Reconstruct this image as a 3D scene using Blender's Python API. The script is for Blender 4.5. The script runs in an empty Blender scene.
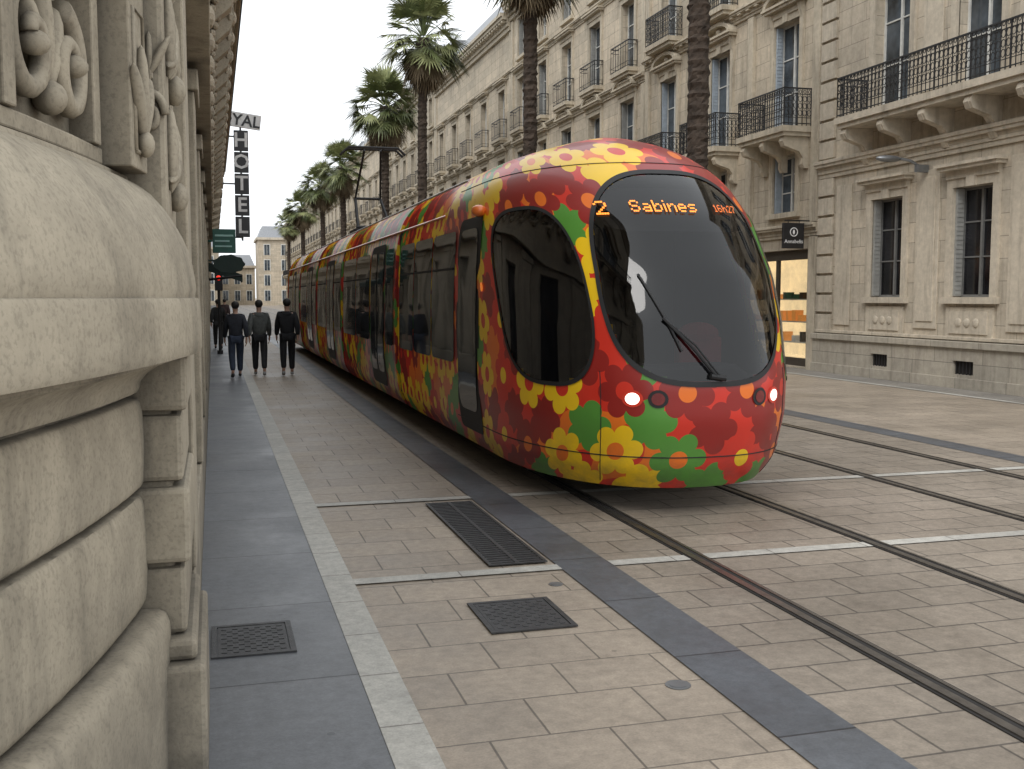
import bpy, math, random
import numpy as np
from mathutils import Vector, Matrix, Quaternion
random.seed(7)
SC=bpy.context.scene
COL=SC.collection
WL={}
# ------------------------------------------------------------ materials
def newmat(name):
    m=bpy.data.materials.new(name); m.use_nodes=True
    nt=m.node_tree; nt.nodes.clear()
    out=nt.nodes.new('ShaderNodeOutputMaterial'); b=nt.nodes.new('ShaderNodeBsdfPrincipled')
    nt.links.new(b.outputs[0],out.inputs[0])
    return m,nt,b
def N(nt,t,**k):
    n=nt.nodes.new(t)
    for a,v in k.items(): setattr(n,a,v)
    return n
def M(nt,op,a,b=None,c=None):
    n=nt.nodes.new('ShaderNodeMath'); n.operation=op
    for i,v in enumerate((a,b,c)):
        if v is None: continue
        if isinstance(v,(int,float)): n.inputs[i].default_value=v
        else: nt.links.new(v,n.inputs[i])
    return n.outputs[0]
def mixc(nt,f,a,b,mode='MIX'):
    n=nt.nodes.new('ShaderNodeMix'); n.data_type='RGBA'; n.blend_type=mode
    for s,v in ((n.inputs[0],f),(n.inputs[6],a),(n.inputs[7],b)):
        if isinstance(v,(int,float)): s.default_value=v
        elif isinstance(v,tuple): s.default_value=(v[0],v[1],v[2],1)
        else: nt.links.new(v,s)
    return n.outputs[2]
def ramp(nt,fac,stops,interp='LINEAR'):
    n=nt.nodes.new('ShaderNodeValToRGB'); n.color_ramp.interpolation=interp
    e=n.color_ramp.elements
    while len(e)<len(stops): e.new(0.5)
    for i,(p,c) in enumerate(stops):
        e[i].position=p
        if isinstance(c,(int,float)): c=(c,c,c)
        e[i].color=(c[0],c[1],c[2],1)
    nt.links.new(fac,n.inputs[0]); return n.outputs[0]
def noise(nt,vec,scale,detail=5,rough=.6,dist=0):
    n=nt.nodes.new('ShaderNodeTexNoise'); n.inputs['Scale'].default_value=scale
    n.inputs['Detail'].default_value=detail; n.inputs['Roughness'].default_value=rough; n.inputs['Distortion'].default_value=dist
    nt.links.new(vec,n.inputs['Vector']); return n.outputs[0]
def pos(nt): return nt.nodes.new('ShaderNodeNewGeometry').outputs['Position']
def scalev(nt,v,s):
    n=nt.nodes.new('ShaderNodeVectorMath'); n.operation='MULTIPLY'; nt.links.new(v,n.inputs[0]); n.inputs[1].default_value=s; return n.outputs[0]
def bump(nt,b,h,strength=.3,dist=.02):
    n=nt.nodes.new('ShaderNodeBump'); n.inputs['Strength'].default_value=strength; n.inputs['Distance'].default_value=dist
    nt.links.new(h,n.inputs['Height']); nt.links.new(n.outputs[0],b.inputs['Normal'])
def simple(name,col,rough=.6,metal=0,var=.15,scale=6,bmp=.0,emit=None,es=1,coat=0,spec=None):
    m,nt,b=newmat(name)
    p=pos(nt); n=noise(nt,p,scale)
    lo=tuple(max(0,c*(1-var)) for c in col); hi=tuple(c*(1+var) for c in col)
    c=ramp(nt,n,[(.3,lo),(.7,hi)])
    nt.links.new(c,b.inputs['Base Color'])
    b.inputs['Roughness'].default_value=rough; b.inputs['Metallic'].default_value=metal
    b.inputs['Coat Weight'].default_value=coat
    if spec is not None: b.inputs['Specular IOR Level'].default_value=spec
    if bmp: bump(nt,b,noise(nt,p,scale*6),bmp)
    if emit: b.inputs['Emission Color'].default_value=(*emit,1); b.inputs['Emission Strength'].default_value=es
    return m
def stone(name,col,joints=True,dirt=.5,bw=1.1,bh=.42,jd=.5,bmp=.35,streak=True):
    m,nt,b=newmat(name)
    p=pos(nt)
    n1=noise(nt,p,.6,6,.65); n2=noise(nt,p,7,8,.7)
    c=ramp(nt,n1,[(.3,tuple(x*.82 for x in col)),(.7,tuple(x*1.1 for x in col))])
    if streak:
        c=mixc(nt,.6,c,ramp(nt,n2,[(.3,.64),(.65,1.08)]),'MULTIPLY')
        n3=noise(nt,scalev(nt,p,(5,5,.45)),1.0,5,.65)
        c=mixc(nt,ramp(nt,n3,[(.50,0),(.76,dirt)]),c,(.13,.11,.085))
        h=n2
    else:
        c=mixc(nt,.4,c,ramp(nt,n2,[(.3,.62),(.65,1.08)]),'MULTIPLY')
        n3=noise(nt,p,1.1,7,.68,.4); c=mixc(nt,ramp(nt,n3,[(.46,0),(.72,dirt)]),c,(.14,.12,.09))
        n7=noise(nt,scalev(nt,p,(4,4,.8)),1.3,6,.7); c=mixc(nt,ramp(nt,n7,[(.52,0),(.72,.5)]),c,(.11,.098,.078))
        n4=noise(nt,p,60,4,.6); c=mixc(nt,.4,c,ramp(nt,n4,[(.36,.5),(.5,1.0)]),'MULTIPLY')
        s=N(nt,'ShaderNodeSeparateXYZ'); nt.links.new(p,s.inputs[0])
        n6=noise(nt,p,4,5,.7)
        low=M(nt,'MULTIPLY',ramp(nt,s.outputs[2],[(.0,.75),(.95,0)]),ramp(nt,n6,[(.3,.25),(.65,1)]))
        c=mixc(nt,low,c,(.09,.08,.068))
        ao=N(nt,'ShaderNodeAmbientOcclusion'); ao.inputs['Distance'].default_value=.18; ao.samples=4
        crease_shade=ramp(nt,ao.outputs['AO'],[(.25,.42),(.85,1.0)])  # shade in recesses and under ledges, multiplied into the stone colour
        c=mixc(nt,1,c,crease_shade,'MULTIPLY')
        h=M(nt,'ADD',M(nt,'MULTIPLY',n2,.6),M(nt,'MULTIPLY',n4,.15))
    if joints:
        s=N(nt,'ShaderNodeSeparateXYZ'); nt.links.new(p,s.inputs[0])
        cb=N(nt,'ShaderNodeCombineXYZ'); nt.links.new(M(nt,'ADD',s.outputs[1],s.outputs[0]),cb.inputs[0]); nt.links.new(s.outputs[2],cb.inputs[1])
        br=N(nt,'ShaderNodeTexBrick'); nt.links.new(cb.outputs[0],br.inputs[0])
        br.inputs['Scale'].default_value=1; br.inputs['Mortar Size'].default_value=.008; br.inputs['Mortar Smooth'].default_value=.3
        br.inputs['Brick Width'].default_value=bw; br.inputs['Row Height'].default_value=bh
        br.inputs['Color1'].default_value=(.86,.86,.86,1); br.inputs['Color2'].default_value=(1.08,1.06,1.04,1); br.inputs['Mortar'].default_value=(jd,jd,jd,1)
        c=mixc(nt,1.0,c,br.outputs[0],'MULTIPLY')
        h=M(nt,'SUBTRACT',M(nt,'MULTIPLY',n2,.4),br.outputs[1])
    nt.links.new(c,b.inputs['Base Color']); b.inputs['Roughness'].default_value=.88
    bump(nt,b,h,bmp,.015)
    return m
def paving(name,c1,c2,mort,bw,bh,ms=.009,rough=.55,off=.5,shift=(0,0)):
    m,nt,b=newmat(name)
    p=pos(nt)
    a=N(nt,'ShaderNodeVectorMath',operation='ADD'); nt.links.new(p,a.inputs[0]); a.inputs[1].default_value=(shift[0],shift[1],0)
    br=N(nt,'ShaderNodeTexBrick'); nt.links.new(a.outputs[0],br.inputs[0]); br.offset=off
    br.inputs['Scale'].default_value=1; br.inputs['Mortar Size'].default_value=ms; br.inputs['Mortar Smooth'].default_value=.3
    br.inputs['Brick Width'].default_value=bw; br.inputs['Row Height'].default_value=bh
    for k,v in (('Color1',c1),('Color2',c2),('Mortar',mort)): br.inputs[k].default_value=(*v,1)
    n1=noise(nt,p,.7,6,.7); n2=noise(nt,p,14,8,.75); n3=noise(nt,p,90,3,.6); n4=noise(nt,p,3.1,4,.6)
    c=mixc(nt,1,br.outputs[0],ramp(nt,n1,[(.3,.70),(.7,1.12)]),'MULTIPLY')
    c=mixc(nt,1,c,ramp(nt,n2,[(.3,.72),(.65,1.12)]),'MULTIPLY')
    c=mixc(nt,.6,c,ramp(nt,n3,[(.3,.75),(.7,1.15)]),'MULTIPLY')
    c=mixc(nt,ramp(nt,n4,[(.60,0),(.72,.35)]),c,tuple(x*.45 for x in c1))
    vo=N(nt,'ShaderNodeTexVoronoi',feature='F1'); vo.inputs['Scale'].default_value=2.6; nt.links.new(p,vo.inputs['Vector'])
    c=mixc(nt,M(nt,'MULTIPLY',M(nt,'LESS_THAN',vo.outputs['Distance'],.045),.5),c,tuple(x*.3 for x in c1))
    nt.links.new(c,b.inputs['Base Color'])
    r=ramp(nt,n1,[(.3,rough-.1),(.7,rough+.2)]); nt.links.new(r,b.inputs['Roughness'])
    h=M(nt,'SUBTRACT',M(nt,'MULTIPLY',n2,.35),br.outputs[1]); bump(nt,b,h,.4,.010)
    return m
def glass_dark(name,col=(.012,.014,.016),rough=.06):
    m,nt,b=newmat(name)
    p=pos(nt); n=noise(nt,p,1.3,3)
    nt.links.new(ramp(nt,n,[(.35,tuple(c*.5 for c in col)),(.7,tuple(c*2.2 for c in col))]),b.inputs['Base Color'])
    b.inputs['Roughness'].default_value=rough; b.inputs['IOR'].default_value=1.5
    bump(nt,b,noise(nt,p,.9,2),.03,.05)
    return m
def glass_clear(name,tint=(.30,.30,.31)):
    m=bpy.data.materials.new(name); m.use_nodes=True; nt=m.node_tree; nt.nodes.clear()
    out=N(nt,'ShaderNodeOutputMaterial'); mx=N(nt,'ShaderNodeMixShader'); t=N(nt,'ShaderNodeBsdfTransparent'); g=N(nt,'ShaderNodeBsdfGlossy')
    ge=N(nt,'ShaderNodeNewGeometry'); dt=N(nt,'ShaderNodeVectorMath',operation='DOT_PRODUCT'); nt.links.new(ge.outputs['Normal'],dt.inputs[0]); nt.links.new(ge.outputs['Incoming'],dt.inputs[1])
    f=M(nt,'ADD',.05,M(nt,'MULTIPLY',M(nt,'POWER',M(nt,'SUBTRACT',1.0,M(nt,'ABSOLUTE',dt.outputs['Value'])),4.0),.9))
    t.inputs[0].default_value=(*tint,1); g.inputs['Roughness'].default_value=.03; g.inputs[0].default_value=(.9,.9,.9,1)
    nt.links.new(f,mx.inputs[0]); nt.links.new(t.outputs[0],mx.inputs[1]); nt.links.new(g.outputs[0],mx.inputs[2]); nt.links.new(mx.outputs[0],out.inputs[0])
    return m
def flower_mat():
    m,nt,b=newmat('floral_livery')
    uv=N(nt,'ShaderNodeUVMap'); uv.uv_map='UVMap'
    p=uv.outputs[0]
    YEL=(.88,.56,.008); GRN=(.085,.27,.035); DRD=(.27,.012,.008); ORG=(.80,.17,.012); RED=(.62,.028,.012)
    nb=noise(nt,p,1.3,1,.3)
    col=ramp(nt,nb,[(0,RED),(.56,ORG),(.66,RED)],'CONSTANT')
    def layer(col,scale,off,rnd,thr,cols,ccols,n,rd,rp,rc):
        v=N(nt,'ShaderNodeVectorMath',operation='MULTIPLY_ADD'); nt.links.new(p,v.inputs[0]); v.inputs[1].default_value=(scale,scale,0); v.inputs[2].default_value=(off[0],off[1],0)
        vo=N(nt,'ShaderNodeTexVoronoi',voronoi_dimensions='2D',feature='F1'); vo.inputs['Scale'].default_value=1; vo.inputs['Randomness'].default_value=rnd
        nt.links.new(v.outputs[0],vo.inputs['Vector'])
        d=N(nt,'ShaderNodeVectorMath',operation='SUBTRACT'); nt.links.new(v.outputs[0],d.inputs[0]); nt.links.new(vo.outputs['Position'],d.inputs[1])
        s=N(nt,'ShaderNodeSeparateXYZ'); nt.links.new(d.outputs[0],s.inputs[0])
        cs=N(nt,'ShaderNodeSeparateColor'); nt.links.new(vo.outputs['Color'],cs.inputs[0])
        th=M(nt,'ADD',M(nt,'ARCTAN2',s.outputs[1],s.outputs[0]),M(nt,'MULTIPLY',cs.outputs[2],6.28))
        rr=vo.outputs['Distance']; sec=2*math.pi/n
        tf=M(nt,'WRAP',th,sec/2,-sec/2)
        x=M(nt,'SUBTRACT',M(nt,'MULTIPLY',rr,M(nt,'COSINE',tf)),rd); y=M(nt,'MULTIPLY',rr,M(nt,'SINE',tf))
        dd=M(nt,'SQRT',M(nt,'ADD',M(nt,'MULTIPLY',x,x),M(nt,'MULTIPLY',y,y)))
        mask=M(nt,'MAXIMUM',M(nt,'LESS_THAN',dd,rp),M(nt,'LESS_THAN',rr,rd))
        mask=M(nt,'MULTIPLY',mask,M(nt,'GREATER_THAN',cs.outputs[1],thr))
        k=len(cols); pc=ramp(nt,cs.outputs[0],[(i/k,c) for i,c in enumerate(cols)],'CONSTANT')
        if ccols is None: fl=pc
        else:
            cc=ramp(nt,cs.outputs[0],[(i/k,c) for i,c in enumerate(ccols)],'CONSTANT')
            fl=mixc(nt,M(nt,'LESS_THAN',rr,rc),pc,cc)
        return mixc(nt,mask,col,fl)
    # under layer: plain coreless blooms filling the gaps, over layer: big flowers with contrasting hearts
    col=layer(col,1.85,(.0,.0),.10,.0,[DRD,GRN,YEL,DRD,ORG,GRN],None,5,.25,.17,.12)
    col=layer(col,1.85,(.5,.5),.16,.0,[YEL,GRN,YEL,DRD,RED,YEL,DRD],[RED,ORG,ORG,ORG,YEL,RED,RED],6,.285,.150,.14)
    n=noise(nt,pos(nt),3,4)
    col=mixc(nt,.3,col,ramp(nt,n,[(.3,.75),(.7,1.05)]),'MULTIPLY')
    s=N(nt,'ShaderNodeSeparateXYZ'); nt.links.new(pos(nt),s.inputs[0])
    n5=noise(nt,pos(nt),5,6,.7)
    gr=M(nt,'MULTIPLY',ramp(nt,s.outputs[2],[(.22,1),(.75,0)]),ramp(nt,n5,[(.35,0),(.7,.6)]))
    col=mixc(nt,gr,col,(.06,.05,.045))
    nt.links.new(col,b.inputs['Base Color'])
    b.inputs['Roughness'].default_value=.42; b.inputs['Coat Weight'].default_value=.25; b.inputs['Coat Roughness'].default_value=.15
    bump(nt,b,noise(nt,pos(nt),1.2,2),.04,.03)
    return m
MT={}
MT['stoneA']=stone('pale_limestone',(.56,.495,.395),True,.55)
MT['stoneB']=stone('beige_limestone',(.54,.47,.365),True,.6)
MT['stoneC']=stone('weathered_limestone',(.49,.43,.335),True,.6)
MT['stoneD']=stone('warm_limestone',(.57,.495,.385),True,.55)
MT['trim']=stone('carved_limestone',(.56,.495,.395),False,.6)
MT['trimB']=stone('carved_beige_limestone',(.53,.465,.36),False,.65)
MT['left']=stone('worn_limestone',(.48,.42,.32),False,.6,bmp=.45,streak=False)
MT['plinth']=stone('grey_plinth_stone',(.42,.385,.32),True,.5,1.4,.5)
MT['paver']=paving('granite_pavers',(.39,.325,.255),(.335,.28,.222),(.15,.125,.10),.52,.40,.006,.5)
MT['paverT']=paving('track_pavers',(.31,.262,.21),(.265,.225,.182),(.11,.094,.078),.50,.34,.008,.5)
MT['flag']=paving('slate_flagstones',(.14,.146,.156),(.118,.124,.134),(.045,.045,.048),.80,1.25,.007,.40,.0,(.16,.1))
MT['dark']=paving('slate_border',(.12,.128,.142),(.098,.106,.12),(.035,.035,.04),3.0,1.0,.008,.40,.0,(.3,.3))
MT['white']=paving('pale_granite_strip',(.50,.485,.44),(.44,.425,.385),(.22,.2,.18),5.0,.62,.006,.6,.0,(1.0,.1))
MT['whiteX']=paving('pale_granite_cross_strip',(.50,.485,.44),(.44,.425,.385),(.22,.2,.18),.75,3.0,.006,.6,.0)
MT['walk']=paving('grey_paving',(.27,.25,.22),(.22,.205,.185),(.08,.07,.065),.6,.9,.008,.6)
MT['rail']=simple('rail_steel',(.20,.185,.17),.33,.8,.25,12)
MT['groove']=simple('rail_groove',(.022,.02,.019),.85)
MT['iron']=simple('cast_iron',(.06,.06,.062),.5,.5,.3,20,.2)
MT['ironb']=simple('wrought_iron',(.025,.025,.027),.5,.2)
MT['frame']=simple('painted_window_frame',(.60,.60,.57),.5)
MT['framed']=simple('dark_grey_window_frame',(.16,.16,.155),.5)
MT['shutter']=simple('grey_shutter',(.30,.30,.285),.6)
MT['shutterb']=simple('blue_grey_shutter',(.36,.41,.46),.6)
MT['pane']=glass_dark('window_glass',(.05,.06,.07),.05)
MT['paned']=glass_dark('dark_window_glass',(.01,.01,.012),.12)
MT['shopg']=glass_dark('shop_glass',(.02,.02,.02),.05)
MT['zinc']=simple('zinc_roof',(.24,.25,.265),.5,.3)
MT['door']=simple('dark_door',(.05,.04,.03),.4)
MT['livery']=flower_mat()
MT['tramglass']=glass_dark('tram_tinted_glass',(.016,.018,.02),.04)
MT['tramclear']=glass_clear('tram_windscreen_glass',(.30,.30,.31))
MT['clear']=glass_clear('shop_clear_glass',(.88,.9,.9))
MT['black']=simple('black_rubber',(.012,.012,.013),.6)
MT['inner']=simple('tram_interior_grey',(.04,.04,.045),.7)
MT['seatred']=simple('red_seat_fabric',(.34,.03,.03),.8)
MT['roofg']=simple('tram_roof_grey',(.55,.54,.52),.5,.1)
MT['red']=simple('red_paint',(.6,.04,.02),.3,coat=.4)
MT['orangep']=simple('orange_paint',(.72,.17,.03),.35,coat=.4)
MT['orange']=simple('orange_lens',(.8,.2,.02),.2,emit=(1,.25,.03),es=.4)
MT['lamp']=simple('headlight_glow',(.9,.9,.85),.2,emit=(1,.93,.8),es=2.2)
MT['lampdim']=simple('red_lens',(.15,.008,.008),.15,coat=.6)
MT['led']=simple('led_orange',(.9,.25,.02),.5,emit=(1,.27,.03),es=1.5)
MT['leddim']=simple('led_orange_dim',(.6,.12,.02),.5,emit=(1,.22,.03),es=.8)
MT['redlight']=simple('red_signal_light',(.8,.03,.02),.3,emit=(1,.04,.02),es=1.2)
MT['steel']=simple('galvanised_steel',(.25,.26,.27),.4,.7)
MT['sign']=simple('black_sign',(.015,.015,.017),.35)
MT['white_paint']=simple('white_lettering',(.8,.8,.8),.5)
MT['green']=simple('green_sign',(.01,.085,.06),.4)
MT['palegreen']=simple('pale_green_letter',(.3,.5,.45),.5)
MT['awning']=simple('dark_awning_canvas',(.02,.035,.03),.8)
MT['shopwall']=simple('glowing_shop_wall',(.7,.6,.45),.7,0,.4,2,0,(1,.80,.50),.62)  # wall emits a warm glow itself, standing in for the shop lighting
MT['goods']=simple('orange_goods',(.8,.3,.06),.6,emit=(1,.4,.1),es=.3)
MT['curtain']=simple('white_curtain',(.6,.6,.58),.9,0,.2,9)
# ------------------------------------------------------------ mesh builder
class MB:
    def __init__(s): s.v=[];s.f=[];s.m=[]
    def add(s,vs,fs,m=0):
        o=len(s.v); s.v+= [tuple(v) for v in vs]; s.f+=[tuple(i+o for i in f) for f in fs]; s.m+=[m]*len(fs); return s
    def box(s,x0,x1,y0,y1,z0,z1,m=0):
        return s.add([(x0,y0,z0),(x1,y0,z0),(x1,y1,z0),(x0,y1,z0),(x0,y0,z1),(x1,y0,z1),(x1,y1,z1),(x0,y1,z1)],
          [(0,3,2,1),(4,5,6,7),(0,1,5,4),(1,2,6,5),(2,3,7,6),(3,0,4,7)],m)
    def tube(s,pts,r,seg=6,m=0,cap=True):
        pts=[Vector(p) for p in pts]; n=len(pts); vs=[];fs=[]
        rr=r if isinstance(r,(list,tuple)) else [r]*n
        ref=None
        for i,p in enumerate(pts):
            d=(pts[min(i+1,n-1)]-pts[max(i-1,0)]).normalized()
            if ref is None: ref=d.orthogonal().normalized()
            ref=(ref-d*ref.dot(d)); ref=ref.normalized() if ref.length>1e-6 else d.orthogonal().normalized()
            b=d.cross(ref)
            for k in range(seg):
                a=2*math.pi*k/seg; vs.append(p+(ref*math.cos(a)+b*math.sin(a))*rr[i])
        for i in range(n-1):
            for k in range(seg):
                k2=(k+1)%seg; fs.append((i*seg+k,i*seg+k2,(i+1)*seg+k2,(i+1)*seg+k))
        if cap: fs.append(tuple(range(seg))[::-1]); fs.append(tuple((n-1)*seg+k for k in range(seg)))
        return s.add(vs,fs,m)
    def ell(s,c,r,su=10,sv=7,m=0,rot=None):
        vs=[];fs=[]
        for j in range(sv+1):
            t=math.pi*j/sv
            for i in range(su):
                a=2*math.pi*i/su; v=Vector((r[0]*math.sin(t)*math.cos(a),r[1]*math.sin(t)*math.sin(a),r[2]*math.cos(t)))
                if rot is not None: v=rot@v
                vs.append(Vector(c)+v)
        for j in range(sv):
            for i in range(su):
                i2=(i+1)%su; fs.append((j*su+i,(j+1)*su+i,(j+1)*su+i2,j*su+i2))
        return s.add(vs,fs,m)
    def extr(s,poly,y0,y1,m=0):
        n=len(poly); vs=[(p[0],y0,p[1]) for p in poly]+[(p[0],y1,p[1]) for p in poly]
        fs=[(i,(i+1)%n,(i+1)%n+n,i+n) for i in range(n)]+[tuple(range(n))[::-1],tuple(range(n,2*n))]
        return s.add(vs,fs,m)
    def mesh(s,name,mats,smooth=False,off=(0,0,0)):
        me=bpy.data.meshes.new(name)
        me.from_pydata([(v[0]-off[0],v[1]-off[1],v[2]-off[2]) for v in s.v],[],s.f)
        if not isinstance(mats,(list,tuple)): mats=[mats]
        for mm in mats: me.materials.append(MT[mm] if isinstance(mm,str) else mm)
        if len(mats)>1: me.polygons.foreach_set('material_index',s.m)
        if smooth: me.polygons.foreach_set('use_smooth',[True]*len(me.polygons))
        me.update(); return me
def empty(name,loc,label=None,cat=None,group=None,parent=None):
    o=bpy.data.objects.new(name,None); COL.objects.link(o); o.empty_display_size=.3
    place(o,loc,parent); meta(o,label,cat,group); return o
def place(o,loc,parent=None):
    WL[o.name]=Vector(loc)
    if parent is not None:
        o.parent=parent; o.location=Vector(loc)-WL[parent.name]
    else: o.location=loc
def meta(o,label=None,cat=None,group=None,kind=None):
    if label:o["label"]=label
    if cat:o["category"]=cat
    if group:o["group"]=group
    if kind:o["kind"]=kind
def obj(name,mb,mats,parent=None,loc=None,world=True,smooth=False,bevel=0,**k):
    if loc is None: loc=tuple(WL[parent.name]) if parent is not None else (0,0,0)
    if isinstance(mb,MB): me=mb.mesh(name,mats,smooth,loc if world else (0,0,0))
    else: me=mb
    o=bpy.data.objects.new(name,me); COL.objects.link(o); place(o,loc,parent); meta(o,**k)
    if bevel:
        b=o.modifiers.new('b','BEVEL'); b.width=bevel; b.segments=2; b.limit_method='ANGLE'; b.angle_limit=math.radians(35)
    return o
# ------------------------------------------------------------ ground
def sheet(name,x0,x1,y0,y1,z,mat,lab=None):
    o=obj(name,MB().add([(x0,y0,z),(x1,y0,z),(x1,y1,z),(x0,y1,z)],[(0,1,2,3)]),mat,kind='structure'); return o
sheet('ground',-600,600,-100,1500,0,'paver')
sheet('track_bed',2.545,8.4,-5,260,.004,'paverT')
sheet('pavement',-.9,.63,-5,260,.004,'flag')
sheet('pavement_border_strip',.63,.815,-5,260,.008,'white')
sheet('track_border_strip',2.18,2.545,-5,260,.008,'dark')
sheet('far_pavement',13.2,14.3,-5,260,.006,'walk')
sheet('far_border_strip',13.05,13.2,-5,260,.008,'white')
sheet('far_track_border',8.4,8.78,-5,260,.008,'dark')
for y in (3.0,6.46,9.0):
    sheet('paving_cross_strip',.815,2.18,y,y+.13,.010,'whiteX')
    sheet('paving_cross_strip',2.545,13.05,y,y+.13,.010,'whiteX')
for rx in (3.18,4.615,6.28,7.715):
    mb=MB(); mb.box(rx-.07,rx+.07,-5,240,.0,.0105,1); 
    mb.box(rx-.055,rx-.005,-5,240,.011,.018,0); mb.box(rx+.035,rx+.055,-5,240,.011,.016,0)
    obj('tram_rail',mb,['rail','groove'],kind='structure')
def grate(name,x0,x1,y0,y1,nx,ny,label):
    e=empty(name,((x0+x1)/2,(y0+y1)/2,0),label,'drain')
    mb=MB(); t=.022
    mb.box(x0,x0+t,y0,y1,.012,.020);mb.box(x1-t,x1,y0,y1,.012,.020);mb.box(x0+t,x1-t,y0,y0+t,.012,.0195);mb.box(x0+t,x1-t,y1-t,y1,.012,.0195)
    obj('frame',mb,'iron',e)
    mb=MB(); mb.box(x0+.01,x1-.01,y0+.01,y1-.01,.0105,.0125,1)
    for j in range(1,ny):
        y=y0+(y1-y0)*j/ny; mb.box(x0+t,x1-t,y-.010,y+.010,.013,.0185)
    for i in range(1,nx):
        x=x0+(x1-x0)*i/nx; mb.box(x-.014,x+.014,y0+t,y1-t,.0135,.0192)
    obj('grille',mb,['iron','groove'],e)
grate('drain_grate',1.73,2.14,6.66,8.85,2,36,'long dark iron drain grate set in paving beside the track')
def cover(x0,x1,y0,y1,label):
    e=empty('manhole_cover',((x0+x1)/2,(y0+y1)/2,0),label,'manhole')
    mb=MB(); t=.03
    mb.box(x0,x0+t,y0,y1,.006,.014);mb.box(x1-t,x1,y0,y1,.006,.014);mb.box(x0+t,x1-t,y0,y0+t,.006,.0135);mb.box(x0+t,x1-t,y1-t,y1,.006,.0135)
    obj('frame',mb,'iron',e)
    mb=MB(); mb.box(x0+t+.004,x1-t-.004,y0+t+.004,y1-t-.004,.006,.011)
    n=11
    for i in range(n):
        for j in range(n):
            if (i+j)%2: continue
            cx=x0+.05+(x1-x0-.1)*(i+.5)/n; cy=y0+.05+(y1-y0-.1)*(j+.5)/n
            mb.box(cx-.014,cx+.014,cy-.014,cy+.014,.011,.014)
    obj('lid',mb,'iron',e)
cover(1.39,1.88,5.3,5.87,'square cast iron manhole cover in the beige pavers')
cover(-.05,.37,5.3,5.82,'square iron cover set in the dark flagstone pavement')
for (x,y,r) in ((2.04,4.36,.06),(2.03,6.15,.045)):
    mb=MB(); mb.tube([(x,y,.001),(x,y,.005)],r,24); mb.tube([(x,y,.0055),(x,y,.007)],r*.72,24)
    obj('utility_cap',mb,'steel',loc=(x,y,0),label='small round metal utility cap set in the pavers',cat='cover')
# ------------------------------------------------------------ facade helpers (facing -X)
XF=14.2
def wall_mesh(mb,x,y0,y1,z0,z1,ops,rev=.3,back=9,sgn=1,m=0):
    ys=sorted(set([y0,y1]+[o[0] for o in ops]+[o[1] for o in ops])); zs=sorted(set([z0,z1]+[o[2] for o in ops]+[o[3] for o in ops]))
    for a,b in zip(ys,ys[1:]):
        for c,d in zip(zs,zs[1:]):
            cy=(a+b)/2;cz=(c+d)/2
            if any(o[0]<cy<o[1] and o[2]<cz<o[3] for o in ops): continue
            mb.add([(x,a,c),(x,b,c),(x,b,d),(x,a,d)],[(0,3,2,1)] if sgn>0 else [(0,1,2,3)],m)
    r=x+rev*sgn
    for o in ops:
        a,b,c,d=o[:4]
        mb.add([(x,a,c),(r,a,c),(r,a,d),(x,a,d)],[(0,1,2,3)],m); mb.add([(x,b,c),(r,b,c),(r,b,d),(x,b,d)],[(0,3,2,1)],m)
        mb.add([(x,a,c),(x,b,c),(r,b,c),(r,a,c)],[(0,1,2,3)],m); mb.add([(x,a,d),(x,b,d),(r,b,d),(r,a,d)],[(0,3,2,1)],m)
    X=x+back*sgn
    mb.add([(x,y0,z0),(X,y0,z0),(X,y0,z1),(x,y0,z1)],[(0,1,2,3)],m); mb.add([(x,y1,z0),(X,y1,z0),(X,y1,z1),(x,y1,z1)],[(0,3,2,1)],m)
    mb.add([(X,y0,z0),(X,y1,z0),(X,y1,z1),(X,y0,z1)],[(0,1,2,3)],m); mb.add([(x,y0,z1),(X,y0,z1),(X,y1,z1),(x,y1,z1)],[(0,1,2,3)],m)
CACHE={}
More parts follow.
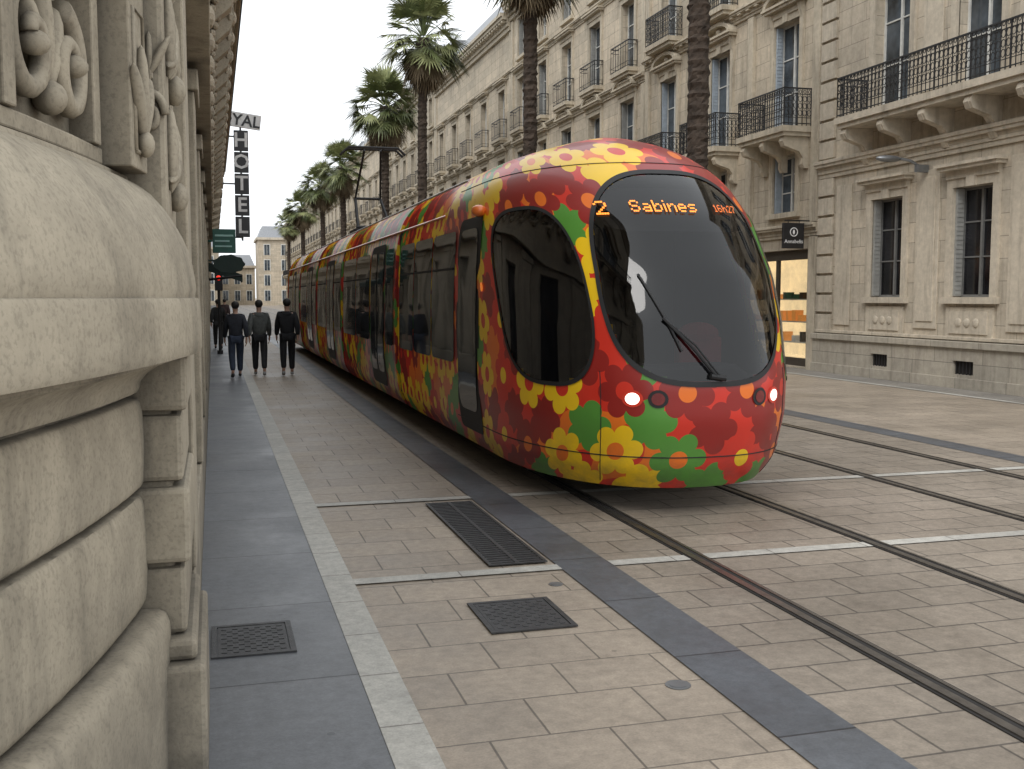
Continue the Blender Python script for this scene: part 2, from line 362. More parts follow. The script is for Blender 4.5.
def window(parent,x,y,w,z0,z1,style,sgn=1,trim='trim',detail=2):
    h=z1-z0; key=(round(w,2),round(h,2),style,sgn,trim,detail)
    if key not in CACHE:
        s=sgn; 
        def bx(mb,a,b,*r,m=0): mb.box(min(a*s,b*s),max(a*s,b*s),*r,m)
        fr=MB(); t=.05
        bx(fr,.20,.27,-w/2,-w/2+t,0,h);bx(fr,.20,.27,w/2-t,w/2,0,h);bx(fr,.202,.268,-w/2+t,w/2-t,h-t,h);bx(fr,.202,.268,-w/2+t,w/2-t,0,t)
        bx(fr,.19,.262,-.03,.03,t,h-t)
        for k in (.36,.68) : bx(fr,.21,.258,-w/2+t,-.03,h*k,h*k+.03); bx(fr,.21,.258,.03,w/2-t,h*k,h*k+.03)
        pn=MB(); bx(pn,.235,.245,-w/2+.03,w/2-.03,.03,h-.03)
        tr=MB(); a=.17
        bx(tr,-.06,.02,-w/2-a,-w/2,0,h);bx(tr,-.06,.02,w/2,w/2+a,0,h);bx(tr,-.062,.02,-w/2-a,w/2+a,h,h+a)
        if style in('plain','panel'): bx(tr,-.13,.02,-w/2-a-.05,w/2+a+.05,-.13,0)
        if style=='hood' or style=='arch' or style=='panel':
            bx(tr,-.10,.02,-w/2-a,w/2+a,h+a,h+a+.16); bx(tr,-.24,.02,-w/2-a-.1,w/2+a+.1,h+a+.16,h+a+.23); bx(tr,-.29,.02,-w/2-a-.14,w/2+a+.14,h+a+.23,h+a+.29)
        if style=='arch':
            n=14; W=w/2+a+.12; H=.34
            po=[( -W*math.cos(math.pi*i/n), h+a+.29+H*math.sin(math.pi*i/n)) for i in range(n+1)]
            pi_=[(p[0]*.84,h+a+.29+(p[1]-h-a-.29)*.72) for p in po]
            vs=[];fs=[]
            for q,xx in ((po,-.26*s),(pi_,-.26*s),(po,.02*s),(pi_,-.06*s)):
                vs+=[(xx,p[0],p[1]) for p in q]
            k=n+1
            for i in range(n):
                fs+=[(i,i+1,k+i+1,k+i),(i,2*k+i,2*k+i+1,i+1),(k+i,k+i+1,3*k+i+1,3*k+i)]
            fs.append(tuple(3*k+i for i in range(k)))
            tr.add(vs,fs)
            if detail>1: tr.ell((-.09*s,0,h+a+.42),(.09,.13,.10))
        if detail>1:
            bx(tr,-.12,.02,-.12,.12,h-.01,h+a+.02)
            for sy in (-1,1):
                y_=sy*(w/2+a*.5)
                if style in('hood','arch'): tr.extr([(-.02*s,h-.2),(-.16*s,h+a+.15),(-.02*s,h+a+.15)],y_-.07,y_+.07)
        if style=='panel':
            bx(tr,-.05,.02,-w/2-.1,w/2+.1,-.78,-.2); bx(tr,-.075,.0,-w/2+.02,w/2-.02,-.72,-.28)
            for q in (-.25,0,.25): tr.ell((-.08*s,q,-.5),(.03,.09,.09),10,6)
        fm,pm=('framed','paned') if style=='panel' else ('frame','pane')
        CACHE[key]=(fr.mesh('window_frame',[fm]),pn.mesh('window_pane',[pm]),tr.mesh('window_surround',[trim]))
    f,p,t=CACHE[key]
    loc=(x,y,z0)
    e=empty('window',loc,parent=parent)
    o=obj('frame',f,None,e,loc); obj('pane',p,None,e,loc)
    o=obj('surround',t,None,e,loc)
    return e
def shutters(win,loc,w,h,sgn,mat):
    for sy in (-1,1):
        mb=MB()
        y0=sy*w/2; 
        a,b=sorted((sgn*.02,sgn*.19))
        mb.box(a,b,min(y0,y0-sy*.05),max(y0,y0-sy*.05),.02,h-.02)
        n=int(h/.09)
        for i in range(n): mb.box(a+.01,b-.01,min(y0-sy*.049,y0-sy*.06),max(y0-sy*.049,y0-sy*.06),.05+i*.09,.10+i*.09)
        obj('shutter',mb.mesh('shutter',[mat]),None,win,loc)
def balcony(parent,x,y0,y1,z,dep=.75,sgn=1,trim='trim',ornate=False,step=.13,brk=True,H=.9):
    mb=MB(); s=sgn
    def bx(m,a,b,*r): m.box(min(x+a*s,x+b*s),max(x+a*s,x+b*s),*r)
    bx(mb,-dep,.0,y0,y1,z-.14,z); bx(mb,-dep+.06,0,y0+.05,y1-.05,z-.24,z-.141)
    if brk:
        n=max(2,int(round((y1-y0)/1.35))+1)
        for i in range(n):
            y=y0+.22+(y1-y0-.44)*i/(n-1)
            poly=[(x-.0*s,z-1.0),(x-.10*s,z-1.0),(x-.16*s,z-.9),(x-.15*s,z-.75),(x-.26*s,z-.6),(x-(dep-.14)*s,z-.48),(x-(dep-.08)*s,z-.36),(x-(dep-.12)*s,z-.242),(x,z-.242)]
            mb.extr(poly,y-.10,y+.10)
            mb.extr([(p[0]+(-.012*s if 0<k<7 else 0),p[1]) for k,p in enumerate(poly)],y-.045,y+.045)
    b=obj('balcony',mb,trim,parent,(x,(y0+y1)/2,z))
    r=MB(); xr=x-(dep-.05)*s
    def bars(p0,p1):
        L=math.hypot(p1[0]-p0[0],p1[1]-p0[1]); n=max(2,int(L/step))
        for zz,rr in ((z+.06,.014),(z+H,.024),(z+H-.14,.012),(z+.2,.01)):
            r.tube([(p0[0],p0[1],zz),(p1[0],p1[1],zz)],rr,4)
        for i in range(n+1):
            t=i/n; px,py=p0[0]+(p1[0]-p0[0])*t,p0[1]+(p1[1]-p0[1])*t
            r.tube([(px,py,z+.0),(px,py,z+H)],.010 if i%8 else .018,4,cap=False)
            if ornate and i<n:
                t2=(i+.5)/n; qx,qy=p0[0]+(p1[0]-p0[0])*t2,p0[1]+(p1[1]-p0[1])*t2
                ux,uy=(p1[0]-p0[0])/L,(p1[1]-p0[1])/L
                for zc,ra in ((z+.31,.052),(z+.48,.05),(z+.65,.052),(z+.82,.03)):
                    r.tube([(qx+ux*ra*math.cos(a),qy+uy*ra*math.cos(a),zc+ra*1.4*math.sin(a)) for a in [k*math.pi/4 for k in range(9)]],.010,3,cap=False)
    bars((xr,y0+.04),(xr,y1-.04)); bars((x,y0+.04),(xr,y0+.04)); bars((x,y1-.04),(xr,y1-.04))
    obj('railing',r,'ironb',b)
    return b
def course(mb,x,y0,y1,z0,z1,out,sgn=1):
    mb.box(min(x,x-out*sgn),max(x,x-out*sgn),y0,y1,z0,z1)
def cornice(mb,x,y0,y1,z,H,out,sgn=1,dent=True):
    for i,(a,b) in enumerate(((0,.25),(.25,.45),(.62,.8),(.8,1.0))):
        course(mb,x,y0,y1,z+H*a,z+H*b,out*(.25,.4,.85,1)[i],sgn)
    course(mb,x,y0,y1,z+H*.45,z+H*.62,out*.45,sgn)
    if dent:
        n=int((y1-y0)/.45)
        for i in range(n):
            y=y0+(i+.5)*(y1-y0)/n; xx=x-out*.45*sgn; mb.box(min(xx,xx-out*.35*sgn),max(xx,xx-out*.35*sgn),y-.09,y+.09,z+H*.46,z+H*.61)
def building_A():
    y0,y1=8.0,22.7
    e=empty('apartment_building',(XF,(y0+y1)/2,0),'pale limestone building with a long iron balcony and tall windows','building')
    wys=[20.0,17.3,14.6,11.9,9.4]; ops=[]
    for y in wys: ops+= [(y-.56,y+.56,1.8,3.95),(y-.62,y+.62,5.82,8.7),(y-.58,y+.58,10,12.4)]
    mb=MB(); wall_mesh(mb,XF,y0,y1,.88,14.5,ops)
    mb.box(XF+.02,XF+9,y0+.01,y1-.01,0,.88); obj('wall',mb,'stoneA',e)
    mb=MB()
    vents=[20.0,17.3,14.6]
    wall_mesh(mb,XF-.14,y0,y1-.02,0,.80,[(v-.3,v+.3,.28,.55) for v in vents],rev=.12,back=.2); mb.box(XF-.2,XF,y0,y1-.01,.80,.93); mb.box(XF-.17,XF-.141,y0,y1,0,.22)
    obj('plinth',mb,'plinth',e,bevel=.01)
    for v in vents:
        g=MB(); g.box(XF-.035,XF-.02,v-.29,v+.29,.29,.54,1)
        for k in range(6): yy=v-.25+k*.1; g.box(XF-.09,XF-.075,yy-.012,yy+.012,.28,.55)
        obj('basement_vent',g,['ironb','groove'],e,(XF,v,.4))
    mb=MB(); course(mb,XF,y0,y1,.95,1.02,.08); cornice(mb,XF,y0,y1,4.62,.4,.22,dent=False); cornice(mb,XF,y0,y1,9.1,.35,.3); cornice(mb,XF,y0,y1,14.0,.8,.6)
    for z in np.arange(.96,4.5,.46):
        course(mb,XF,y1-.62,y1-.005,z+.03,z+.43,.07)
    for z in np.arange(5.05,13.8,.46): course(mb,XF,y1-.62,y1-.005,z+.03,z+.43,.07)
    for y in [18.65,15.95,13.25,10.6]:
        course(mb,XF,y-.36,y+.36,1.15,4.4,.035); course(mb,XF,y-.26,y+.26,1.3,4.25,.06)
        course(mb,XF,y-.30,y+.30,6.0,8.9,.035)
    course(mb,XF,y1-1.35,y1-.75,1.15,4.4,.035); 
    obj('moulding',mb,'trim',e,bevel=.008)
    for y in wys:
        w=window(e,XF,y,1.12,1.8,3.95,'panel'); 
        shutters(w,(XF,y,1.8),1.12,2.15,1,'shutter')
        w=window(e,XF,y,1.24,5.82,8.7,'hood')
        w=window(e,XF,y,1.16,10,12.4,'plain')
    balcony(e,XF,y0+.5,20.95,5.76,.8,1,'trim',True,.125,H=.86)
    return e
building_A()
def block(y0,y1,mat,bays,x=XF,H=15.8,long_=False,label='',detail=1,shop=True,trim='trimB',shut=None,sgn=1,floors=None,mezz=True):
    e=empty('apartment_building',(x,(y0+y1)/2,0),label,'building')
    ops=[];sp=(y1-y0)/bays; ys=[y0+sp*(i+.5) for i in range(bays)]
    F=floors or [(6.0,8.7,1.3),(9.7,12.1,1.2),(13.1,14.9,1.1)]
    F=[f for f in F if f[1]<H-.7]
    gw=min(sp*.36,1.6)
    for y in ys:
        ops.append((y-gw,y+gw,.02,3.05) if shop else (y-.6,y+.6,1.2,3.2))
        if mezz: ops.append((y-.55,y+.55,3.9,5.4))
        for a,b,w in F: ops.append((y-w/2,y+w/2,a,b))
    mb=MB(); wall_mesh(mb,x,y0,y1,0,H,ops,sgn=sgn); obj('wall',mb,mat,e)
    mb=MB()
    cornice(mb,x,y0,y1,3.35,.3,.2,sgn,False); cornice(mb,x,y0,y1,9.05,.3,.22,sgn,False)
    if H>14: cornice(mb,x,y0,y1,12.5,.25,.18,sgn,False)
    cornice(mb,x,y0,y1,H-.75,.8,.6 if sgn>0 else .35,sgn,sgn>0)
    for yy in (y0+.02,y1-.32):
        course(mb,x,yy,yy+.3,3.66,9.0,.09,sgn); course(mb,x,yy,yy+.3,9.36,H-.8,.08,sgn); course(mb,x,yy,yy+.3,0,3.34,.1,sgn)
    obj('moulding',mb,trim,e)
    mb=MB()
    mb.add([(x-.3*sgn,y0,H+.06),(x-.3*sgn,y1,H+.06),(x+1.2*sgn,y1,H+2.2),(x+1.2*sgn,y0,H+2.2),(x+9*sgn,y0,H+2.6),(x+9*sgn,y1,H+2.6)],[(0,1,2,3),(3,2,5,4)])
    mb.add([(x-.3*sgn,y0,H+.06),(x+1.2*sgn,y0,H+2.2),(x+9*sgn,y0,H+2.6),(x+9*sgn,y0,H+.06)],[(0,1,2,3)])
    obj('roof',mb,'zinc',e)
    for k,y in enumerate(ys):
        if mezz: window(e,x,y,1.1,3.9,5.4,'plain',sgn,trim,detail)
        for j,(a,b,w) in enumerate(F):
            wn=window(e,x,y,w,a,b,('arch','hood','plain')[j],sgn,trim,detail)
            if shut and (k+j)%2==0: shutters(wn,(x,y,a),w,b-a,sgn,shut)
            if j==0 and not long_: balcony(e,x,y-1.15,y+1.15,a-.02,.7,sgn,trim,detail>1,.14 if detail>1 else .2)
            if j==1: balcony(e,x,y-.85,y+.85,a-.02,.4,sgn,trim,False,.14 if detail>1 else .22,False)
        if shop:
            s=MB(); q=lambda a,b:(min(x+a*sgn,x+b*sgn),max(x+a*sgn,x+b*sgn))
            s.box(*q(.25,.29),y-gw,y+gw,.02,3.05,1); s.box(*q(.15,.30),y-gw,y-gw+.08,.02,3.05); s.box(*q(.15,.30),y+gw-.08,y+gw,.02,3.05); s.box(*q(.12,.31),y-gw+.08,y+gw-.08,2.5,3.04); s.box(*q(.14,.30),y-gw+.08,y+gw-.08,.02,.4); s.box(*q(.16,.30),y-.04,y+.04,.4,2.5)
            obj('shop_front',s,['door','shopg'],e,(x,y,0))
    if long_: balcony(e,x,y0+.4,y1-.4,5.98,.75 if sgn>0 else .4,sgn,trim,detail>1,.14 if detail>1 else .22)
    return e
def building_B():
    y0,y1=22.7,33.4
    e=empty('apartment_building',(XF,(y0+y1)/2,0),'beige limestone building with arched hoods, iron balconies, lit shop','building')
    ys=[24.35,28.0,31.6]; ops=[(23.2,26.6,.05,3.0),(27.0,29.0,.05,3.0),(30.3,32.8,.05,3.0)]
    for y in ys: ops+=[(y-.55,y+.55,3.95,5.4),(y-.62,y+.62,6.0,8.75),(y-.6,y+.6,9.9,12.2),(y-.55,y+.55,13.2,14.9)]
    mb=MB(); wall_mesh(mb,XF,y0,y1,0,15.8,ops,back=9); 
    obj('wall',mb,'stoneB',e)
    mb=MB(); cornice(mb,XF,y0,y1,3.3,.32,.22,dent=False); cornice(mb,XF,y0,y1,9.35,.3,.25,dent=True); cornice(mb,XF,y0,y1,12.6,.25,.2,dent=False); cornice(mb,XF,y0,y1,15.1,.8,.65)
    for y in (22.72,26.0,29.6,33.08):
        course(mb,XF,y,y+.3,3.64,9.3,.1); course(mb,XF,y,y+.3,9.66,15.0,.09); 
    for y in (22.72,26.65,29.2,33.08): course(mb,XF,y,y+.3,0,3.28,.1)
    obj('moulding',mb,'trimB',e,bevel=.006)
    mb=MB(); mb.add([(XF-.3,y0,15.92),(XF-.3,y1,15.92),(XF+1.2,y1,18),(XF+1.2,y0,18)],[(0,1,2,3)]); obj('roof',mb,'zinc',e)
    for y in ys:
        w=window(e,XF,y,1.1,3.95,5.4,'plain',1,'trimB'); shutters(w,(XF,y,3.95),1.1,1.45,1,'shutterb')
        w=window(e,XF,y,1.24,6.0,8.75,'arch',1,'trimB'); shutters(w,(XF,y,6.0),1.24,2.75,1,'shutterb')
        w=window(e,XF,y,1.2,9.9,12.2,'hood',1,'trimB')
        w=window(e,XF,y,1.1,13.2,14.9,'plain',1,'trimB')
        balcony(e,XF,y-1.2,y+1.2,5.97,.8,1,'trimB',True,.115); balcony(e,XF,y-.95,y+.95,9.87,.5,1,'trimB',True,.13,False)
    for i,(a,b) in enumerate(((23.2,26.6),(27.0,29.0),(30.3,32.8))):
        s=MB(); 
        s.box(XF+.12,XF+.24,a,a+.09,.05,3.0); s.box(XF+.12,XF+.24,b-.09,b,.05,3.0); s.box(XF+.12,XF+.24,a+.09,b-.09,2.75,2.99); s.box(XF+.12,XF+.24,a+.09,b-.09,.05,.25)
        s.box(XF+.13,XF+.23,(a+b)/2-.04,(a+b)/2+.04,.25,2.75)
        sf=obj('shop_front',s,['door'],e,(XF,(a+b)/2,0))
        g=MB(); g.box(XF+.17,XF+.18,a+.09,b-.09,.25,2.75); obj('pane',g,['clear' if i==0 else 'shopg'],sf)
        if i==0:
            g=MB(); g.box(XF+3.0,XF+3.05,a-.2,32.5,.05,3.2); g.box(XF+.31,XF+3.0,a-.2,32.5,3.05,3.1); g.box(XF+.31,XF+3.0,29.6,29.65,.05,3.05); g.box(XF+.31,XF+3.0,a-.2,29.6,.02,.05)
            obj('interior_wall',g,'shopwall',sf)
            g=MB()
            random.seed(3)
            for zz in (.6,1.15,1.75):
                g.box(XF+.9,XF+1.3,a+.1,29.4,zz-.03,zz,0)
                yy=a+.2
                while yy<29.2:
                    ww=random.uniform(.08,.2); hh=random.uniform(.12,.30); g.box(XF+.95,XF+1.2,yy,yy+ww,zz+.001,zz+hh,random.choice((1,2,3,4))); yy+=ww+random.uniform(.1,.4)
            obj('display_shelf',g,['frame','goods','white_paint','green','door'],sf)
building_B()
block(33.42,50,'stoneD',5,long_=True,detail=1,label='beige limestone townhouse with arched window hoods and continuous iron balcony',shut='shutter')
block(50.02,68,'stoneB',5,H=15.4,detail=1,label='weathered beige townhouse with individual iron balconies')
block(68.02,88,'stoneC',6,H=16.2,long_=True,detail=1,label='tall grey-beige townhouse with a continuous first-floor balcony')
block(88.02,112,'stoneD',6,H=15.6,detail=1,label='pale townhouse with iron balconies on each bay')
block(112.02,140,'stoneB',7,H=15.9,detail=1,long_=True,label='beige townhouse far along the avenue with long balcony')
block(140.02,175,'stoneC',8,H=15.8,detail=1,label='distant weathered townhouse along the tram avenue')
block(175.02,215,'stoneD',9,H=15.8,detail=1,long_=True,label='distant pale townhouse near the end of the avenue')
def endblock(x0,x1,y,H,mat,bays,fl,label):
    e=empty('distant_building',((x0+x1)/2,y,0),label,'building')
    mb=MB(); mb.box(x0,x1,y,y+15,0,H); obj('wall',mb,mat,e)
    mb=MB(); mb.box(x0-.4,x1+.4,y-.5,y+15,H,H+.5); obj('cornice',mb,'trim',e)
    mb=MB(); mb.add([(x0,y,H+.5),(x1,y,H+.5),(x1-1,y+1.5,H+3),(x0+1,y+1.5,H+3),(x1-1,y+14,H+3),(x0+1,y+14,H+3),(x0,y+15,H+.5),(x1,y+15,H+.5)],[(0,1,2,3),(3,2,4,5),(5,4,7,6),(1,7,4,2),(0,3,5,6)]); obj('roof',mb,'zinc',e)
    for f in range(fl):
        for b in range(bays):
            cx=x0+(x1-x0)*(b+.5)/bays; z=1+f*(H-1)/fl; g=MB(); g.box(cx-.55,cx+.55,y-.03,y,z,z+2.2,1)
            g.box(cx-.7,cx-.55,y-.08,y,z-.1,z+2.35); g.box(cx+.55,cx+.7,y-.08,y,z-.1,z+2.35); g.box(cx-.55,cx+.55,y-.08,y,z+2.2,z+2.35); g.box(cx-.03,cx+.03,y-.06,y-.03,z,z+2.2)
            obj('window',g,['frame','pane'],e,(cx,y,z))
endblock(9.5,24,232,14,'stoneD',4,4,'pale stone building with a grey mansard roof closing the street')
endblock(1.5,9.4,250,8.5,'stoneB',3,2,'low beige building at the end of the avenue')
endblock(-16,1.4,236,12,'stoneC',5,3,'beige building at the far end of the avenue')
# ------------------------------------------------------------ left near building
def left_building():
    e=empty('ornate_stone_building',(-1.2,12,0),'old worn limestone building with rounded moulded base and carved corbels','building')
    def px(Y):
        d=max(0,4.0-Y); return -.24-.12*d-.065*d*d
    def nrm(Y):
        h=.01; dx=(px(Y)-px(Y-2*h))/(2*h); n=Vector((1,-dx,0)).normalized(); return n
    def on(Y,out,z): 
        n=nrm(Y); return Vector((px(Y),Y,z))+n*out
    def sweep(prof,Ys,wob=0):
        mb=MB(); vs=[];k=len(prof); rn=random.Random(4)
        for Y in Ys:
            for o,z in prof: vs.append(on(Y,o+(rn.uniform(-wob,wob)),z))
        fs=[]
        for i in range(len(Ys)-1):
            for j in range(k-1): fs.append((i*k+j,(i+1)*k+j,(i+1)*k+j+1,i*k+j+1))
        fs.append(tuple((len(Ys)-1)*k+j for j in range(k)))
        mb.add(vs,fs); return mb
    def es(o,a=28): o.modifiers.new('e','EDGE_SPLIT').split_angle=math.radians(a)
    Ys=list(np.linspace(.2,4.02,90))
    def crs(z0,z1,b=.007,g=.05,e_=.012,o=-.02):
        h=z1-z0; L=[(o-g,z0)]
        for t in (0,.02,.05,.1,.3,.5,.7,.9,.95,.98,1.0):
            L.append((o+b*(1-(2*t-1)**2)-e_*(abs(2*t-1)**14),z0+.004+(h-.008)*t))
        L.append((o-g,z1)); return L
    pr=[(.055,0),(.06,.25),(.062,.55),(.058,.60),(.045,.635),(.02,.65),(-.06,.655)]+crs(.672,1.085)+crs(1.105,1.44)+[(-.07,1.455),(-.03,1.458),(-.02,1.475),(-.015,1.50),(.01,1.53),(.05,1.555),(.085,1.567),(.085,1.578),(.12,1.58),(.12,1.594)]
    es(obj('rusticated_base',sweep(pr+[(-.3,1.594)],Ys,.0012),'left',e,smooth=True),50)
    pr=[(-.3,1.597),(.172,1.597),(.19,1.601),(.196,1.615),(.197,1.66),(.196,1.72),(.192,1.78),(.187,1.795),(.176,1.798),(.176,1.806),(.180,1.83),(.176,1.87),(.168,1.92),(.155,1.97),(.135,2.02),(.108,2.07),(.075,2.12),(.035,2.165),(-.005,2.195),(-.04,2.21),(-.045,2.225),(-.08,2.228),(-.3,2.229)]
    es(obj('string_course',sweep(pr,list(np.linspace(.2,4.16,90)),.0008),'left',e,smooth=True))
    obj('upper_wall',sweep([(-.13,2.2),(-.13,6),(-.6,6)],Ys),'left',e)
    mb=MB(); O=-.125
    def T(pts,r,seg=8): mb.tube([on(Y,O+o,z) for Y,z,o in pts],r,seg)
    def leaf(Y,z,ang,L,w=.018,dp=.024):
        n=nrm(Y); tdir=Vector((-n.y,n.x,0)) ; a=math.radians(ang)
        d=(tdir*math.cos(a)+Vector((0,0,1))*math.sin(a)).normalized(); b=n.cross(d).normalized()
        R=Matrix((n,b,d)).transposed()
        c=on(Y,O+.012,z)+d*L*.5
        mb.ell(c,(dp,w,L*.55),10,7,rot=R)
    for cy in (3.30,2.62,1.94):
        cz=2.53
        for sg in (1,-1):
            pts=[]
            for t in np.linspace(0,1,40):
                a=math.pi/2+t*2.2*math.pi; r=.125*(1-t)**.7+.03
                pts.append((cy+sg*(.15-r*math.cos(a)*.9),cz-.04+r*math.sin(a)*1.05,.025+.03*t))
            T(pts,[.040-.016*i/40 for i in range(40)],8)
            mb.ell(on(cy+sg*.15,O+.06,cz-.04),(.045,.035,.035),10,7)
        for k in range(3): leaf(cy,cz-.16,90+(k-1)*24,.36-.06*abs(k-1),.036,.05)
        mb.ell(on(cy,O+.04,cz-.16),(.05,.055,.05),12,8)
    obj('carved_frieze',mb,'left',e,smooth=True)
    mb=MB()
    def cb(a,b,o1,z0,z1,o0=-.14):
        ys=np.linspace(a,b,12)
        vs=[];fs=[]
        for Y in ys: vs+=[on(Y,o0,z0),on(Y,o1,z0),on(Y,o1,z1),on(Y,o0,z1)]
        for i in range(11):
            for j in range(4): fs.append((i*4+j,(i+1)*4+j,(i+1)*4+(j+1)%4,i*4+(j+1)%4))
        fs+= [(0,1,2,3),(44,47,46,45)]
        mb.add(vs,fs)
    for q in ((3.74,3.98,.03,2.232,6),(0.2,3.72,-.06,2.232,2.285),(0.2,3.72,-.04,2.79,2.86),(.2,3.72,.02,2.865,2.95),(.2,3.72,.08,2.952,3.0)): cb(*q)
    for cy in (3.64,2.96,2.28,1.60): cb(cy-.035,cy+.035,-.05,2.287,2.788)
    obj('pilaster',mb,'left',e,bevel=.01)
    mb=MB()
    O=.03
    for z in np.arange(2.34,6,.62):
        for k in range(3): leaf(3.86,z,90+(k-1)*30,.30-.05*abs(k-1),.026,.026)
        mb.ell(on(3.86,.05,z-.02),(.03,.045,.045),10,7)
        T([(3.785,z-.05,0),(3.785,z+.42,0),(3.935,z+.42,0),(3.935,z-.05,0),(3.785,z-.05,0)],.010)
    obj('carved_leaf_panel',mb,'left',e,smooth=True)
    mb=MB()
    mb.box(-.9,-.16,4.05,4.94,0,1.59)
    for (x1,ya,z0,z1) in ((-.055,3.90,0,.46),(-.085,3.96,.462,.54),(-.12,4.03,.545,.80),(-.10,4.0,.82,1.10),(-.12,4.03,1.12,1.37),(-.10,4.0,1.385,1.592)):
        mb.box(-.89,x1,ya,4.95,z0,z1)
    mb.box(-.9,-.06,4.02,4.95,1.596,1.70); mb.box(-.9,-.09,4.03,4.95,1.701,1.88); mb.box(-.9,-.12,4.04,4.97,1.881,2.05); mb.box(-.9,-.15,4.02,4.95,2.051,6)
    obj('pier',mb,'left',e,bevel=.02)
    mb=MB()
    random.seed(5)
    for z in np.arange(2.25,5.8,.42):
        for k in range(7):
            R=Quaternion((1,0,0),(k-3)*.38).to_matrix(); mb.ell((-.14,4.48+(k-3)*.07,z+.12-abs(k-3)*.03),(.035,.03,.13),8,6,rot=R)
        mb.ell((-.13,4.48,z-.05),(.045,.07,.06),9,7)
        mb.ell((-.14,4.2,z+.1),(.03,.05,.16),8,6); mb.ell((-.14,4.78,z+.1),(.03,.05,.16),8,6)
    for z in np.arange(2.45,5.8,.55):
        pts=[]
        for t in np.linspace(0,1,24):
            a=t*2.6*math.pi; r=.07*(1-t)+.014; pts.append((-.20+r*math.cos(a)*.6,4.012,z+r*math.sin(a)))
        mb.tube(pts,.017,6)
        for k in range(3):
            R=Quaternion((0,1,0),(k-1)*.5).to_matrix(); mb.ell((-.20+(k-1)*.03,4.012,z+.2),(.016,.018,.09),7,5,rot=R)
    obj('carved_ornament',mb,'left',e,smooth=True)
    ops=[]
    for y in np.arange(7.0,33,3.2):
        ops+=[(y-.6,y+.6,.1,3.1),(y-.6,y+.6,6.0,8.5)]
    mb=MB(); wall_mesh(mb,-.17,4.95,34,0,12.5,ops,sgn=-1,back=9); obj('wall',mb,'left',e)
    for y in np.arange(7.0,33,3.2):
        g=MB(); g.box(-.46,-.42,y-.6,y+.6,.1,3.1); obj('doorway_glass',g,'shopg',e,(-.45,y,0))
        window(e,-.17,y,1.2,6.0,8.5,'hood',-1,'trim',1)
    mb=MB()
    mb.box(-.169,-.11,4.96,34,0,.55); 
    for y in np.arange(5.3,34,3.2):
        mb.box(-.169,-.10,y-.35,y+.35,.56,3.3); mb.box(-.169,-.07,y-.4,y+.4,3.3,3.45)
    mb.box(-.169,.02,4.98,34,3.5,3.62); mb.box(-.169,-.03,4.98,34,3.62,3.75)
    obj('moulding',mb,'left',e,bevel=.01)
    mb=MB(); y=0
    poly=[(-.17,4.3),(-.08,4.25),(-.01,4.33),(.02,4.45),(-.01,4.58),(-.02,4.7),(.05,4.85),(.16,4.95),(.27,5.05),(.33,5.2),(.32,5.35),(.25,5.42),(-.17,5.42)]
    mb.extr(poly,y-.13,y+.13); mb.ell((.03,y,4.42),(.05,.17,.10),8,6); mb.ell((.27,y,5.22),(.09,.17,.11),8,6)
    for q in range(5): mb.ell((.02+.03*q,y,4.68+.09*q),(.05,.05+.02*q,.05),8,6)
    for q in range(7):
        R=Quaternion((1,0,0),(q-3)*.42).to_matrix(); mb.ell((-.08,y+.5+(q-3)*.05,4.88-abs(q-3)*.03),(.05,.03,.15),7,5,rot=R)
    mb.ell((-.06,y+.5,4.62),(.06,.08,.10),8,6); mb.ell((-.06,y+.5,5.2),(.07,.28,.05),8,6)
    cm=mb.mesh('corbel','left')
    for y in np.arange(5.2,33.8,1.06): obj('corbel',cm,None,e,(0,float(y),0))
    mb=MB(); mb.box(-.17,.36,4.9,34,5.43,5.56); mb.box(-.17,.43,4.9,34,5.561,5.64)
    b=obj('balcony',mb,'left',e,bevel=.01)
    mb=MB(); mb.box(.36,.46,4.9,34,5.645,5.72); mb.box(.38,.44,4.9,34,6.55,6.62)
    for y in np.arange(5,34,.14): mb.box(.40,.42,y-.01,y+.01,5.72,6.55)
    obj('railing',mb,'ironb',b)
    mb=MB(); cornice(mb,-.17,4.96,34,11.7,.8,.5,-1,False); obj('cornice',mb,'left',e)
left_building()
block(34.1,70,'stoneC',9,x=-.25,sgn=-1,H=13.5,mezz=True,long_=False,label='weathered townhouse beyond the hotel along the pavement')
block(70.1,130,'stoneB',13,x=-.45,sgn=-1,H=13,mezz=False,long_=True,label='long beige townhouse along the pavement')
block(130.1,225,'stoneD',16,x=-.6,sgn=-1,H=12.5,mezz=False,long_=True,label='distant beige townhouse along the pavement')
